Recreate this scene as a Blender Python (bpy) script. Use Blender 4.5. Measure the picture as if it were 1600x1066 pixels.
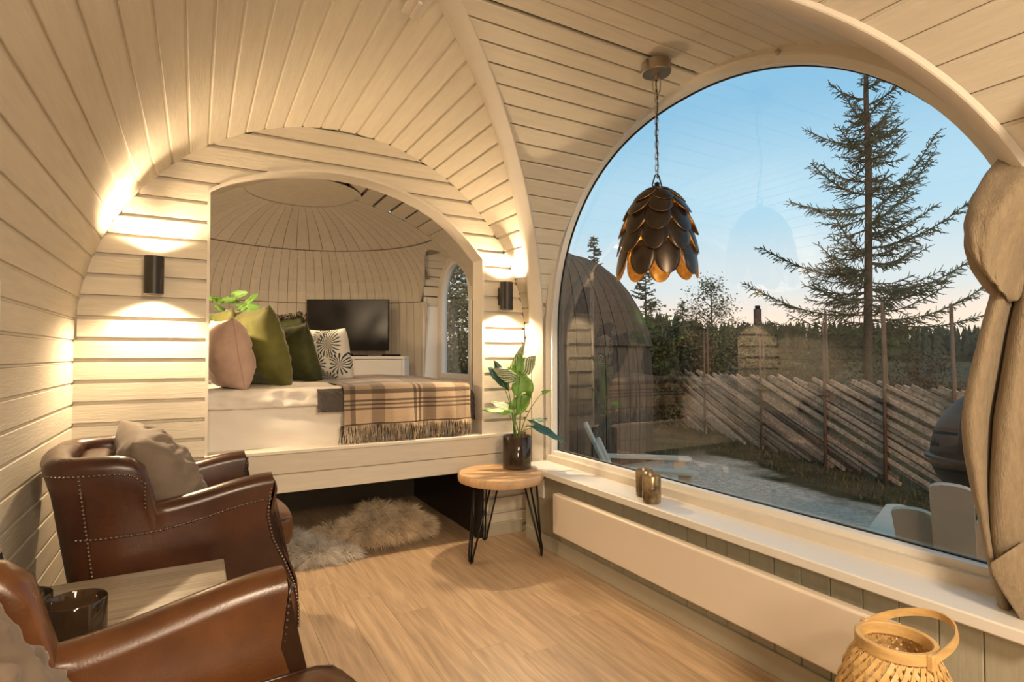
import bpy, bmesh, math, random
from math import sin, cos, pi, sqrt, atan2, radians
from mathutils import Vector, Matrix, noise
random.seed(7)
for o in list(bpy.data.objects): bpy.data.objects.remove(o)
S = bpy.context.scene; C = S.collection
# ------------------------------------------------------------------ camera
cd = bpy.data.cameras.new('camera'); cam = bpy.data.objects.new('camera', cd); C.objects.link(cam)
cam.location = (0, 0, 1.3); cam.rotation_euler = (radians(91.427), 0, radians(-29.428))
cd.sensor_width = 36; cd.lens = 871.5/1600*36; cd.clip_start = .05; cd.clip_end = 400
S.camera = cam
S.view_settings.view_transform = 'Standard'; S.view_settings.look = 'None'
S.view_settings.gamma = 1; S.view_settings.use_curve_mapping = False
S.view_settings.exposure = -0.07
# ------------------------------------------------------------------ sky (dusk, warm near the horizon)
W = bpy.data.worlds.new('dusk_sky'); S.world = W; W.use_nodes = True
nt = W.node_tree; nt.nodes.clear(); N = nt.nodes.new; L = nt.links.new
tc = N('ShaderNodeTexCoord'); sx = N('ShaderNodeSeparateXYZ'); L(tc.outputs['Generated'], sx.inputs[0])
rp = N('ShaderNodeValToRGB'); L(sx.outputs['Z'], rp.inputs[0])
cr = rp.color_ramp; cr.interpolation = 'EASE'
stops = [(0.0, (.95, .66, .48)), (.05, (.93, .76, .62)), (.12, (.66, .74, .76)), (.24, (.42, .66, .80)), (.42, (.23, .50, .72)), (1, (.13, .25, .40))]
while len(cr.elements) < len(stops): cr.elements.new(.5)
for e, (p, c) in zip(cr.elements, stops): e.position = p; e.color = (*c, 1)
bg = N('ShaderNodeBackground'); bg.inputs['Strength'].default_value = 1.35
L(rp.outputs[0], bg.inputs[0]); wo = N('ShaderNodeOutputWorld'); L(bg.outputs[0], wo.inputs[0])
# ------------------------------------------------------------------ room lights
WARM = (1, .73, .44)
def area(name, loc, target, size, power, col=WARM):
    l = bpy.data.lights.new(name, 'AREA'); l.shape = 'DISK'; l.size = size; l.energy = power; l.color = col
    o = bpy.data.objects.new(name, l); C.objects.link(o); o.location = loc
    o.rotation_euler = (Vector(target)-Vector(loc)).to_track_quat('-Z', 'Y').to_euler(); return o
def spot(name, loc, direction, power, angle, blend=.6, r=.03, col=WARM):
    l = bpy.data.lights.new(name, 'SPOT'); l.energy = power; l.spot_size = radians(angle); l.spot_blend = blend
    l.shadow_soft_size = r; l.color = col
    o = bpy.data.objects.new(name, l); C.objects.link(o); o.location = loc
    o.rotation_euler = Vector(direction).to_track_quat('-Z', 'Y').to_euler(); return o
spot('ceiling_fill_light', (.6, -1.2, 2.25), (.45, 2.6, -1.95), 330, 118, .9, .22, (1, .77, .53))  # unseen warm fill added behind the camera, aimed down to spare the ceiling
area('entry_fill_light', (.1, -1.3, 1.5), (.7, 3, 1.5), .5, 30, (1, .80, .58))  # second unseen fill, added to lift the ambient light of the room
sun = bpy.data.lights.new('afterglow', 'SUN'); sun.energy = 2.6; sun.angle = radians(35); sun.color = (1, .70, .46)
so_ = bpy.data.objects.new('afterglow', sun); C.objects.link(so_); so_.rotation_euler = Vector((.35, .75, -.32)).to_track_quat('-Z', 'Y').to_euler()
SC = [(-.205, 3.50), (1.93, 3.50)]
for sxp, syp in SC:
    spot('sconce_up_light', (sxp, syp, 1.80), (0, -.10, 1), 175, 140, .7)
    spot('sconce_down_light', (sxp, syp, 1.64), (0, -.10, -1), 175, 140, .7)
spot('bedroom_lamp_light', (-.25, 3.95, 1.75), (.75, .9, -.05), 75, 150, .5, .04)
area('bedroom_ceiling_light', (.75, 4.6, 2.45), (.8, 4.9, 0), .3, 12)

# ================================================================== helpers
def link(o, parent=None):
    C.objects.link(o)
    if parent: o.parent = parent
    return o
def mk(name, V, Fc, m=None, parent=None, smooth=False, mats=None, fm=None, uvs=None):
    me = bpy.data.meshes.new(name); me.from_pydata([tuple(v) for v in V], [], [tuple(f) for f in Fc])
    for x in (mats or ([m] if m else [])): me.materials.append(x)
    if smooth: me.polygons.foreach_set('use_smooth', [True]*len(me.polygons))
    if fm: me.polygons.foreach_set('material_index', fm)
    if uvs:
        ul = me.uv_layers.new(name='UVMap')
        for lp in me.loops: ul.data[lp.index].uv = uvs[lp.vertex_index]
    me.update(); o = bpy.data.objects.new(name, me); link(o, parent); return o
def fixn(o):
    bm = bmesh.new(); bm.from_mesh(o.data); bmesh.ops.recalc_face_normals(bm, faces=bm.faces); bm.to_mesh(o.data); bm.free(); return o
def tag(o, label=None, cat=None, group=None, kind=None):
    if label: o['label'] = label
    if cat: o['category'] = cat
    if group: o['group'] = group
    if kind: o['kind'] = kind
    return o
def empty(name, loc, rz=0, **k):
    o = bpy.data.objects.new(name, None); o.empty_display_size = .05; link(o); o.location = loc; o.rotation_euler = (0, 0, rz); tag(o, **k); return o
class MB:
    def __init__(s): s.v = []; s.f = []
    def add(s, V, Fc):
        n = len(s.v); s.v += [tuple(v) for v in V]; s.f += [tuple(i+n for i in f) for f in Fc]; return s
    def box(s, x0, x1, y0, y1, z0, z1, M=None):
        V = [Vector(p) for p in ((x0,y0,z0),(x1,y0,z0),(x1,y1,z0),(x0,y1,z0),(x0,y0,z1),(x1,y0,z1),(x1,y1,z1),(x0,y1,z1))]
        if M: V = [M @ v for v in V]
        return s.add(V, [(0,3,2,1),(4,5,6,7),(0,1,5,4),(1,2,6,5),(2,3,7,6),(3,0,4,7)])
    def cbox(s, x0, x1, y0, y1, z0, z1, c=.004, M=None):      # chamfered box
        V = []; idx = {}
        xs = (x0, x1); ys = (y0, y1); zs = (z0, z1)
        for i in (0,1):
            for j in (0,1):
                for k in (0,1):
                    sgx, sgy, sgz = (1 if i == 0 else -1), (1 if j == 0 else -1), (1 if k == 0 else -1)
                    for a in range(3):
                        p = [xs[i], ys[j], zs[k]]
                        if a != 0: p[0] += sgx*c
                        if a != 1: p[1] += sgy*c
                        if a != 2: p[2] += sgz*c
                        idx[(i,j,k,a)] = len(V); V.append(Vector(p))
        F_ = []
        for i in (0,1): F_.append([idx[(i,0,0,0)], idx[(i,1,0,0)], idx[(i,1,1,0)], idx[(i,0,1,0)]][::(1 if i else -1)])
        for j in (0,1): F_.append([idx[(0,j,0,1)], idx[(1,j,0,1)], idx[(1,j,1,1)], idx[(0,j,1,1)]][::(-1 if j else 1)])
        for k in (0,1): F_.append([idx[(0,0,k,2)], idx[(1,0,k,2)], idx[(1,1,k,2)], idx[(0,1,k,2)]][::(1 if k else -1)])
        for i in (0,1):
            for j in (0,1): F_.append([idx[(i,j,0,0)], idx[(i,j,1,0)], idx[(i,j,1,1)], idx[(i,j,0,1)]])
            for k in (0,1): F_.append([idx[(i,0,k,0)], idx[(i,1,k,0)], idx[(i,1,k,2)], idx[(i,0,k,2)]])
        for j in (0,1):
            for k in (0,1): F_.append([idx[(0,j,k,1)], idx[(1,j,k,1)], idx[(1,j,k,2)], idx[(0,j,k,2)]])
        for i in (0,1):
            for j in (0,1):
                for k in (0,1): F_.append([idx[(i,j,k,0)], idx[(i,j,k,1)], idx[(i,j,k,2)]])
        if M: V = [M @ v for v in V]
        return s.add(V, F_)
    def tube(s, pts, r, n=6, closed=False, r2=None):
        pts = [Vector(p) for p in pts]; m = len(pts); V = []; ref = None
        for i, p in enumerate(pts):
            if closed: t = pts[(i+1) % m]-pts[i-1]
            else: t = pts[min(i+1, m-1)]-pts[max(i-1, 0)]
            t.normalize()
            if ref is None: ref = t.orthogonal().normalized()
            ref = (ref - t*ref.dot(t)).normalized(); b = t.cross(ref)
            rr = r if r2 is None else r+(r2-r)*i/(m-1)
            if callable(r): rr = r(i/(m-1))
            for k in range(n):
                a = 2*pi*k/n; V.append(p+ref*cos(a)*rr+b*sin(a)*rr)
        F_ = []
        for i in range(m if closed else m-1):
            for k in range(n):
                a = i*n+k; b_ = i*n+(k+1) % n; c = ((i+1) % m)*n+(k+1) % n; d = ((i+1) % m)*n+k
                F_.append((a, b_, c, d))
        if not closed: F_ += [tuple(range(n))[::-1], tuple(range((m-1)*n, m*n))]
        return s.add(V, F_)
    def lathe(s, prof, n=32, c=(0,0,0), cap=True):
        V = []; m = len(prof)
        for r, z in prof:
            for k in range(n):
                a = 2*pi*k/n; V.append((c[0]+r*cos(a), c[1]+r*sin(a), c[2]+z))
        F_ = [(i*n+k, i*n+(k+1) % n, (i+1)*n+(k+1) % n, (i+1)*n+k) for i in range(m-1) for k in range(n)]
        if cap: F_ += [tuple(range(n))[::-1], tuple(range((m-1)*n, m*n))]
        return s.add(V, F_)
    def build(s, name, m, parent=None, smooth=False, fix=True):
        o = mk(name, s.v, s.f, m, parent, smooth)
        if fix: fixn(o)
        return o
def autosmooth(o, ang=40):
    me = o.data; me.polygons.foreach_set('use_smooth', [True]*len(me.polygons))
    bm = bmesh.new(); bm.from_mesh(me)
    for e in bm.edges:
        if len(e.link_faces) == 2 and e.calc_face_angle(0) > radians(ang): e.smooth = False
    bm.to_mesh(me); bm.free(); return o
def smoothstep(a, b, x):
    t = max(0, min(1, (x-a)/(b-a))); return t*t*(3-2*t)
def P3(u, v, s):            # a measured sight-line point at distance s along the view axis
    yaw, pit = radians(29.428), radians(1.4274)
    f = Vector((sin(yaw)*cos(pit), cos(yaw)*cos(pit), sin(pit))); r = Vector((cos(yaw), -sin(yaw), 0)); up = r.cross(f)
    return Vector((0, 0, 1.3)) + (f + r*((u-800)/871.5) - up*((v-533)/871.5))*s

# ================================================================== materials
def mat(name, col, rough=.5, metal=0, var=.06, nscale=6, stretch=(1,1,1), bump=0, bscale=None, rnd=.0, spec=.5, trans=0, ior=1.45, col2=None, sheen=0, coat=0, alpha=1, emit=None, estr=0, sss=0):
    m = bpy.data.materials.new(name); m.use_nodes = True; nt = m.node_tree; nt.nodes.clear(); N = nt.nodes.new; L = nt.links.new
    out = N('ShaderNodeOutputMaterial'); b = N('ShaderNodeBsdfPrincipled'); L(b.outputs[0], out.inputs[0])
    b.inputs['Roughness'].default_value = rough; b.inputs['Metallic'].default_value = metal
    b.inputs['Specular IOR Level'].default_value = spec; b.inputs['IOR'].default_value = ior
    b.inputs['Transmission Weight'].default_value = trans
    if sheen: b.inputs['Sheen Weight'].default_value = sheen; b.inputs['Sheen Roughness'].default_value = .4
    if coat: b.inputs['Coat Weight'].default_value = coat; b.inputs['Coat Roughness'].default_value = .15
    if emit: b.inputs['Emission Color'].default_value = (*emit, 1); b.inputs['Emission Strength'].default_value = estr
    t = N('ShaderNodeTexCoord'); mp = N('ShaderNodeMapping'); mp.inputs['Scale'].default_value = stretch
    oi = N('ShaderNodeObjectInfo'); ad = N('ShaderNodeVectorMath'); ad.operation = 'ADD'; sc = N('ShaderNodeVectorMath'); sc.operation = 'SCALE'
    cb = N('ShaderNodeCombineXYZ')
    for i in range(3): L(oi.outputs['Random'], cb.inputs[i])
    sc.inputs['Scale'].default_value = 37.0 if rnd else 0; L(cb.outputs[0], sc.inputs[0])
    L(t.outputs['Object'], ad.inputs[0]); L(sc.outputs[0], ad.inputs[1]); L(ad.outputs[0], mp.inputs[0])
    n = N('ShaderNodeTexNoise'); n.inputs['Scale'].default_value = nscale; n.inputs['Detail'].default_value = 6; n.inputs['Roughness'].default_value = .6
    L(mp.outputs[0], n.inputs['Vector'])
    r = N('ShaderNodeValToRGB'); L(n.outputs['Fac'], r.inputs[0])
    c2 = col2 or tuple(c*(1-var*2.2) for c in col); c1 = tuple(min(1, c*(1+var)) for c in col)
    r.color_ramp.elements[0].position = .3; r.color_ramp.elements[1].position = .7
    r.color_ramp.elements[0].color = (*c2, 1); r.color_ramp.elements[1].color = (*c1, 1)
    last = r.outputs[0]
    if rnd:
        hs = N('ShaderNodeHueSaturation'); mr = N('ShaderNodeMapRange'); mr.inputs['To Min'].default_value = 1-rnd; mr.inputs['To Max'].default_value = 1+rnd
        L(oi.outputs['Random'], mr.inputs['Value']); L(mr.outputs[0], hs.inputs['Value']); L(last, hs.inputs['Color']); last = hs.outputs[0]
    L(last, b.inputs['Base Color'])
    if bump:
        bp = N('ShaderNodeBump'); bp.inputs['Strength'].default_value = bump; bp.inputs['Distance'].default_value = .01
        n2 = N('ShaderNodeTexNoise'); n2.inputs['Scale'].default_value = bscale or nscale*3; n2.inputs['Detail'].default_value = 5
        L(mp.outputs[0], n2.inputs['Vector']); L(n2.outputs['Fac'], bp.inputs['Height']); L(bp.outputs[0], b.inputs['Normal'])
    m['b'] = 1
    return m
def nodes(m):
    nt = m.node_tree; b = next(n for n in nt.nodes if n.type == 'BSDF_PRINCIPLED'); return nt, nt.nodes.new, nt.links.new, b
M = {}
M['paintY'] = mat('painted_boards_lengthwise', (.66, .60, .49), .55, var=.035, nscale=5, stretch=(9, .8, 9), bump=.16, bscale=14, rnd=.03)
M['paintX'] = mat('painted_boards_crosswise', (.66, .60, .49), .55, var=.035, nscale=5, stretch=(.8, 9, 9), bump=.16, bscale=14, rnd=.03)
M['trim'] = mat('painted_trim', (.68, .62, .53), .5, var=.02, nscale=8, bump=.05)
M['white'] = mat('white_paint', (.78, .76, .71), .4, var=.01)
M['sage'] = mat('sage_grey_boards', (.42, .40, .31), .55, var=.04, nscale=5, stretch=(9, 9, .8), bump=.1, rnd=.03)
M['sagetrim'] = mat('sage_grey_trim', (.45, .42, .33), .5, var=.02)
M['back'] = mat('joint_backing', (.10, .085, .06), .8)
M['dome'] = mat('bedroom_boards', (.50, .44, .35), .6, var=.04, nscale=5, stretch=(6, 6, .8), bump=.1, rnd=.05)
M['gapwarm'] = mat('bedroom_joint_backing', (.22, .18, .13), .8)
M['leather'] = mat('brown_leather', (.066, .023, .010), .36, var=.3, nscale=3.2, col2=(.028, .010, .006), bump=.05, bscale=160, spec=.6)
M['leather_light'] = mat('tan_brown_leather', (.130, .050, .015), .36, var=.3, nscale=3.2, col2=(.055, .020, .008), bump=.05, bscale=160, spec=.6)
for k_ in ('leather', 'leather_light'):
    nt_, N_, L_, b_ = nodes(M[k_]); nz_ = N_('ShaderNodeTexNoise'); nz_.inputs['Scale'].default_value = 9; nz_.inputs['Detail'].default_value = 4; mr_ = N_('ShaderNodeMapRange')
    mr_.inputs['To Min'].default_value = .20; mr_.inputs['To Max'].default_value = .40; tc_ = N_('ShaderNodeTexCoord'); L_(tc_.outputs['Object'], nz_.inputs['Vector']); L_(nz_.outputs['Fac'], mr_.inputs['Value']); L_(mr_.outputs[0], b_.inputs['Roughness'])
M['nail'] = mat('bronze_nail', (.22, .17, .13), .3, metal=.9)
M['greyvelvet'] = mat('taupe_velvet', (.20, .15, .11), .75, var=.12, nscale=5, sheen=.12, bump=.25)
M['pink'] = mat('dusty_pink_velvet', (.50, .35, .28), .8, var=.08, nscale=8, sheen=.2, bump=.2)
M['green'] = mat('olive_velvet', (.13, .125, .022), .7, var=.2, nscale=6, sheen=.2, bump=.2)
M['dgreen'] = mat('dark_green_velvet', (.055, .06, .012), .7, var=.25, nscale=6, sheen=.2, bump=.2)
M['ruffle'] = mat('grey_brown_ruffle', (.13, .10, .06), .8, var=.2)
M['sheet'] = mat('white_sheet', (.78, .73, .66), .8, var=.02, nscale=4, bump=.12, bscale=9)
M['quilt'] = mat('charcoal_quilt', (.10, .085, .075), .8, var=.15, nscale=20, bump=.8, bscale=45)
M['black'] = mat('black_metal', (.018, .017, .016), .38, metal=.6)
M['sconce'] = mat('black_sconce', (.035, .03, .027), .42, metal=.3)
M['screen'] = mat('tv_screen', (.016, .014, .013), .28, spec=.35)
M['glassbrown'] = mat('smoky_brown_glass', (.26, .17, .10), .06, trans=.85, ior=1.45, spec=.7, var=.2, nscale=12)
M['mercury'] = mat('mottled_bronze_glass', (.30, .22, .12), .25, metal=.35, var=.4, nscale=16, col2=(.05, .035, .018), bump=.2)
M['bamboo'] = mat('bamboo', (.72, .47, .19), .45, var=.12, nscale=12, stretch=(1,1,4), rnd=.1, bump=.1)
M['wood_slice'] = mat('pale_wood', (.68, .44, .24), .5, var=.14, nscale=4, stretch=(1, 5, 1), bump=.1)
M['steel'] = mat('brushed_steel', (.46, .40, .33), .32, metal=1, var=.05, nscale=20)
M['petal_out'] = mat('dark_bronze_petal', (.065, .05, .04), .33, metal=.75, var=.15, nscale=14, rnd=.15)
M['petal_in'] = mat('gold_leaf', (.75, .45, .13), .38, metal=.8, var=.3, nscale=18, col2=(.42, .22, .05))
M['soil'] = mat('soil', (.06, .035, .02), .9, var=.3, nscale=40, bump=.5)
M['leaf'] = mat('green_leaf', (.17, .36, .05), .45, var=.2, nscale=9, spec=.5)
M['leaf2'] = mat('blue_green_leaf', (.05, .13, .09), .3, var=.3, nscale=7, stretch=(1,1,1), spec=.7)
M['stem'] = mat('stem', (.16, .27, .07), .5)
M['fur'] = mat('cream_fur', (.72, .58, .40), .8, var=.15, nscale=6, sheen=.3)
M['furw'] = mat('white_grey_fur', (.70, .64, .56), .8, var=.15, nscale=6, sheen=.3)
M['hide'] = mat('sheep_hide', (.36, .26, .16), .9, var=.2)
M['linen'] = mat('beige_linen', (.30, .235, .155), .85, var=.10, nscale=90, stretch=(1,1,.25), bump=.45, bscale=260, sheen=.2)
M['linenhem'] = mat('shaded_linen_hem', (.30, .25, .19), .85, var=.10, nscale=90, bump=.45, bscale=260)
M['oaktable'] = mat('grey_oak_table', (.40, .33, .235), .35, var=.18, nscale=5, stretch=(.6, 10, 1), bump=.1)
M['darkedge'] = mat('dark_table_edge', (.03, .02, .015), .4)
M['heater'] = mat('white_heater', (.80, .72, .62), .38, var=.005)
M['socket'] = mat('white_plastic', (.75, .72, .66), .35, var=.005)
M['rock'] = mat('grey_rock', (.66, .51, .37), .95, spec=.05, var=.3, nscale=22, stretch=(1,1,1), bump=1, bscale=30, col2=(.38, .31, .22))
M['log'] = mat('weathered_slat', (.55, .36, .23), .9, spec=.1, var=.25, nscale=6, stretch=(4, 4, 4), bump=.5, rnd=.35)
M['stake'] = mat('stake', (.12, .075, .045), .8, var=.2, nscale=6, rnd=.2)
M['bark'] = mat('spruce_bark', (.06, .045, .035), .9, var=.3, nscale=20, bump=.6)
M['needle'] = mat('spruce_needles', (.035, .065, .035), .8, var=.35, nscale=6)
M['birch'] = mat('birch_leaves', (.10, .12, .035), .7, var=.4, nscale=5)
M['heath'] = mat('far_forest', (.03, .045, .02), .9, var=.4, nscale=3)
M['pod'] = mat('pod_cladding', (.085, .07, .055), .9, spec=.1, var=.2, nscale=6, stretch=(5,5,.7), rnd=.25)
M['deckwhite'] = mat('white_painted_wood', (.84, .66, .47), .8, spec=.1, var=.04, nscale=6, bump=.1)
M['kettle'] = mat('black_enamel', (.030, .019, .012), .5, spec=.3)
M['grass'] = mat('dry_grass', (.15, .115, .05), .8, var=.4, nscale=3)
M['rim'] = mat('rail_white', (.72, .66, .57), .45, var=.02)
M['cable'] = mat('white_cable', (.7, .68, .62), .5)

def glow(name, col, s):
    m = bpy.data.materials.new(name); m.use_nodes = True; nt = m.node_tree; nt.nodes.clear()
    e = nt.nodes.new('ShaderNodeEmission'); e.inputs[0].default_value = (*col, 1); e.inputs[1].default_value = s
    o = nt.nodes.new('ShaderNodeOutputMaterial'); nt.links.new(e.outputs[0], o.inputs[0]); return m
M['lamp'] = glow('lamp_lens', (1, .82, .55), 9)
def pane(name, k=2.0, ior=1.5, tint=(.97, .98, .98)):
    m = bpy.data.materials.new(name); m.use_nodes = True; nt = m.node_tree; nt.nodes.clear(); N = nt.nodes.new; L = nt.links.new
    t = N('ShaderNodeBsdfTransparent'); t.inputs[0].default_value = (*tint, 1); g = N('ShaderNodeBsdfGlossy'); g.inputs['Roughness'].default_value = 0
    f = N('ShaderNodeFresnel'); f.inputs[0].default_value = ior; mu = N('ShaderNodeMath'); mu.operation = 'MULTIPLY'; mu.inputs[1].default_value = k; mu.use_clamp = True
    mx = N('ShaderNodeMixShader'); o = N('ShaderNodeOutputMaterial')
    L(f.outputs[0], mu.inputs[0]); L(mu.outputs[0], mx.inputs[0]); L(t.outputs[0], mx.inputs[1]); L(g.outputs[0], mx.inputs[2]); L(mx.outputs[0], o.inputs[0]); return m
M['pane'] = pane('window_pane', 1.4, 1.85)
# laminate oak: grain along Y, random tone and offset per plank
def oak():
    m = mat('laminate_oak', (.50, .365, .24), .38, var=.16, nscale=3.2, stretch=(9, .7, 9), rnd=.13, bump=.05, col2=(.40, .285, .18))
    nt, N, L, b = nodes(m)
    src = b.inputs['Base Color'].links[0].from_socket
    mp = next(n for n in nt.nodes if n.type == 'MAPPING')
    mp2 = N('ShaderNodeMapping'); mp2.inputs['Scale'].default_value = (9, .55, 9); L(mp.inputs[0].links[0].from_socket, mp2.inputs[0])
    w = N('ShaderNodeTexNoise'); w.inputs['Scale'].default_value = 1.3; w.inputs['Detail'].default_value = 2; w.inputs['Distortion'].default_value = .9; L(mp2.outputs[0], w.inputs['Vector'])
    ml = N('ShaderNodeMath'); ml.operation = 'MULTIPLY'; ml.inputs[1].default_value = 38; L(w.outputs['Fac'], ml.inputs[0])
    sn = N('ShaderNodeMath'); sn.operation = 'SINE'; L(ml.outputs[0], sn.inputs[0])
    mr = N('ShaderNodeMapRange'); mr.inputs['From Min'].default_value = -1; mr.inputs['To Min'].default_value = .88; mr.inputs['To Max'].default_value = 1.06; L(sn.outputs[0], mr.inputs['Value'])
    fine = N('ShaderNodeTexNoise'); fine.inputs['Scale'].default_value = 60; fine.inputs['Detail'].default_value = 3
    mp3 = N('ShaderNodeMapping'); mp3.inputs['Scale'].default_value = (3, .12, 3); L(mp.inputs[0].links[0].from_socket, mp3.inputs[0]); L(mp3.outputs[0], fine.inputs['Vector'])
    m2 = N('ShaderNodeMapRange'); m2.inputs['To Min'].default_value = .86; m2.inputs['To Max'].default_value = 1.14; L(fine.outputs['Fac'], m2.inputs['Value'])
    mm = N('ShaderNodeMath'); mm.operation = 'MULTIPLY'; L(mr.outputs[0], mm.inputs[0]); L(m2.outputs[0], mm.inputs[1])
    h = N('ShaderNodeHueSaturation'); L(src, h.inputs['Color']); L(mm.outputs[0], h.inputs['Value']); L(h.outputs[0], b.inputs['Base Color'])
    return m
M['oak'] = oak()

# ================================================================== room shell
XC, ZC, R0 = .793, 1.377, 1.345       # main vault (axis along Y)
YC = 1.97; AL = 1.46; AR = 1.37; YC1 = YC+AL; YC0 = YC-AR                              # centre of the window dormer vault (axis along X)
YB = 3.584                             # face of the wall with the bed opening
YE = -1.7                              # end of the room behind the camera
LT = 2*ZC + pi*R0
def vp(s, d=0):                        # point of the main vault at arc length s, d = inward offset
    if s < ZC: return (XC-R0+d, s)
    if s > ZC+pi*R0: return (XC+R0-d, LT-s)
    a = (s-ZC)/R0; r = R0-d
    return (XC-r*cos(a), ZC+r*sin(a))
def groin(s):                          # share (0..1) of the dormer half-width open at this arc length
    x, z = vp(s)
    if s <= ZC+pi*R0/2: return 0
    return min(1, max(0, (x-XC)/R0))
ceiling = MB()
# backing shell behind the boards
n = 90; V = []; F_ = []
def shell_strip(mb, s0, s1, rng, y_of):
    V = []; F_ = []
    for i in range(rng+1):
        s = s0+(s1-s0)*i/rng; x, z = vp(s, -.022); a, b = y_of(s); V += [(x, a, z), (x, b, z)]
    for i in range(rng): F_.append((2*i, 2*i+1, 2*i+3, 2*i+2))
    mb.add(V, F_)
H2 = ZC+pi*R0/2
lw = MB(); shell_strip(lw, 0, ZC, 4, lambda s: (YE, YB+.05)); wall_left = tag(lw.build('wall_left', M['back'], fix=False), kind='structure')
shell_strip(ceiling, ZC, H2, 30, lambda s: (YE, YB+.05))
shell_strip(ceiling, H2, ZC+pi*R0, 40, lambda s: (YC+AL*groin(s), YB+.05))
shell_strip(ceiling, H2, ZC+pi*R0, 40, lambda s: (YE, YC-AR*groin(s)))
ceil = tag(ceiling.build('ceiling', M['back'], fix=False), kind='structure')
rw = MB(); shell_strip(rw, ZC+pi*R0, LT, 4, lambda s: (YC1, YB+.05)); shell_strip(rw, ZC+pi*R0, LT, 4, lambda s: (YE, YC0))
rw.box(2.085, 2.13, YC0, YC1, 0, .50)
wall_right = tag(rw.build('wall_right', M['back'], fix=False), kind='structure')
ew = MB(); ew.box(XC-R0-.03, XC+R0+.03, YE-.05, YE, 0, 2.75); wall_rear = tag(ew.build('wall_rear', M['trim']), kind='structure')
# board cross-section: ledge at the first edge, flat face, chamfers     (s offset, inward d)
def board(name, s0, s1, ylim, m, parent, pfun=vp, ledge=.011, ld=.007, axis='Y', ch=.0022):
    prof = [(.001, -.018), (.001, -ld), (ledge-ch*.4, -ld), (ledge, -ch), (ledge+ch, 0), ((s1-s0)-.001-ch, 0), ((s1-s0)-.001, -ch), ((s1-s0)-.001, -.018)]
    # flat board: interpolate between the two edge points
    A = Vector(pfun(s0)); B = Vector(pfun(s1)); t = (B-A).normalized(); nn = Vector((t.y, -t.x))
    cmid = Vector(pfun((s0+s1)/2, .05))-Vector(pfun((s0+s1)/2)); nn = nn if nn.dot(cmid) > 0 else -nn
    V = []
    for so, d in prof:
        p = A+t*so+nn*d; a, b = ylim(min(max(s0+so, s0), s1))
        if b-a < 0: b = a+.0005
        if axis == 'Y': V += [(p.x, a, p.y), (p.x, b, p.y)]
        else: V += [(a, p.x, p.y), (b, p.x, p.y)]
    k = len(prof); F_ = [(2*i, 2*i+1, 2*((i+1) % k)+1, 2*((i+1) % k)) for i in range(k)]
    F_ += [tuple(2*i for i in range(k)), tuple(2*i+1 for i in range(k))[::-1]]
    return fixn(mk(name, V, F_, m, parent))
s = .0466-.110; js = []
while s < LT: js.append(max(0, s)); s += .110
js.append(LT); js = [j for i, j in enumerate(js) if i == 0 or j-js[i-1] > .02]
for a, b in zip(js[:-1], js[1:]):
    par = wall_left if b < ZC else (wall_right if a > ZC+pi*R0 else ceil)
    if b <= H2+.08: board('plank', a, b, lambda s: (YE, YB), M['paintY'], par)
    else:
        board('plank', a, b, lambda s: (YC+AL*groin(s), YB), M['paintY'], par)
        if par is not wall_right or True: board('plank', a, b, lambda s: (YE, YC-AR*groin(s)), M['paintY'], par)
# dormer vault boards (run along X, from the groin to the window)
XW = 2.205; RD = 1.385
def dp(s, d=0):                        # (Y, Z) on the dormer vault; s from the far springing over the top
    a = s/RD; r = R0-d
    if a < 0: return (YC1-d, ZC+s)
    if a > pi: return (YC0+d, ZC-(s-pi*RD))
    return (YC+((AL if a < pi/2 else AR)-d)*cos(a), ZC+r*sin(a))
def dlim(s):
    a = min(pi, max(0, s/RD)); return (XC+R0*abs(cos(a)), XW)
dsh = MB(); V = []; F_ = []
for i in range(61):
    s = pi*RD*i/60; y, z = dp(s, -.022); V += [(dlim(s)[0], y, z), (XW, y, z)]
for i in range(60): F_.append((2*i, 2*i+1, 2*i+3, 2*i+2))
dsh.add(V, F_); dsh.box(XC+R0-.03, XW, YC1+.02, YC1+.04, .5, ZC); dsh.box(XC+R0-.03, XW, YC0-.04, YC0-.02, .5, ZC)
dorm = tag(dsh.build('ceiling_dormer', M['back'], fix=False), kind='structure')
hs_ = pi*RD/2; k = 0
ss = sorted([hs_-.006-.110*i for i in range(0, 27)]+[hs_+.006+.110*i for i in range(0, 27)])
ss = [x for x in ss if -.85 < x < pi*RD+.85]
for a, b in zip(ss[:-1], ss[1:]):
    if b-a < .05: continue
    board('plank', a, b, dlim, M['paintX'], dorm, dp, ledge=.006, ld=.010, axis='X', ch=.003)
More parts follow.
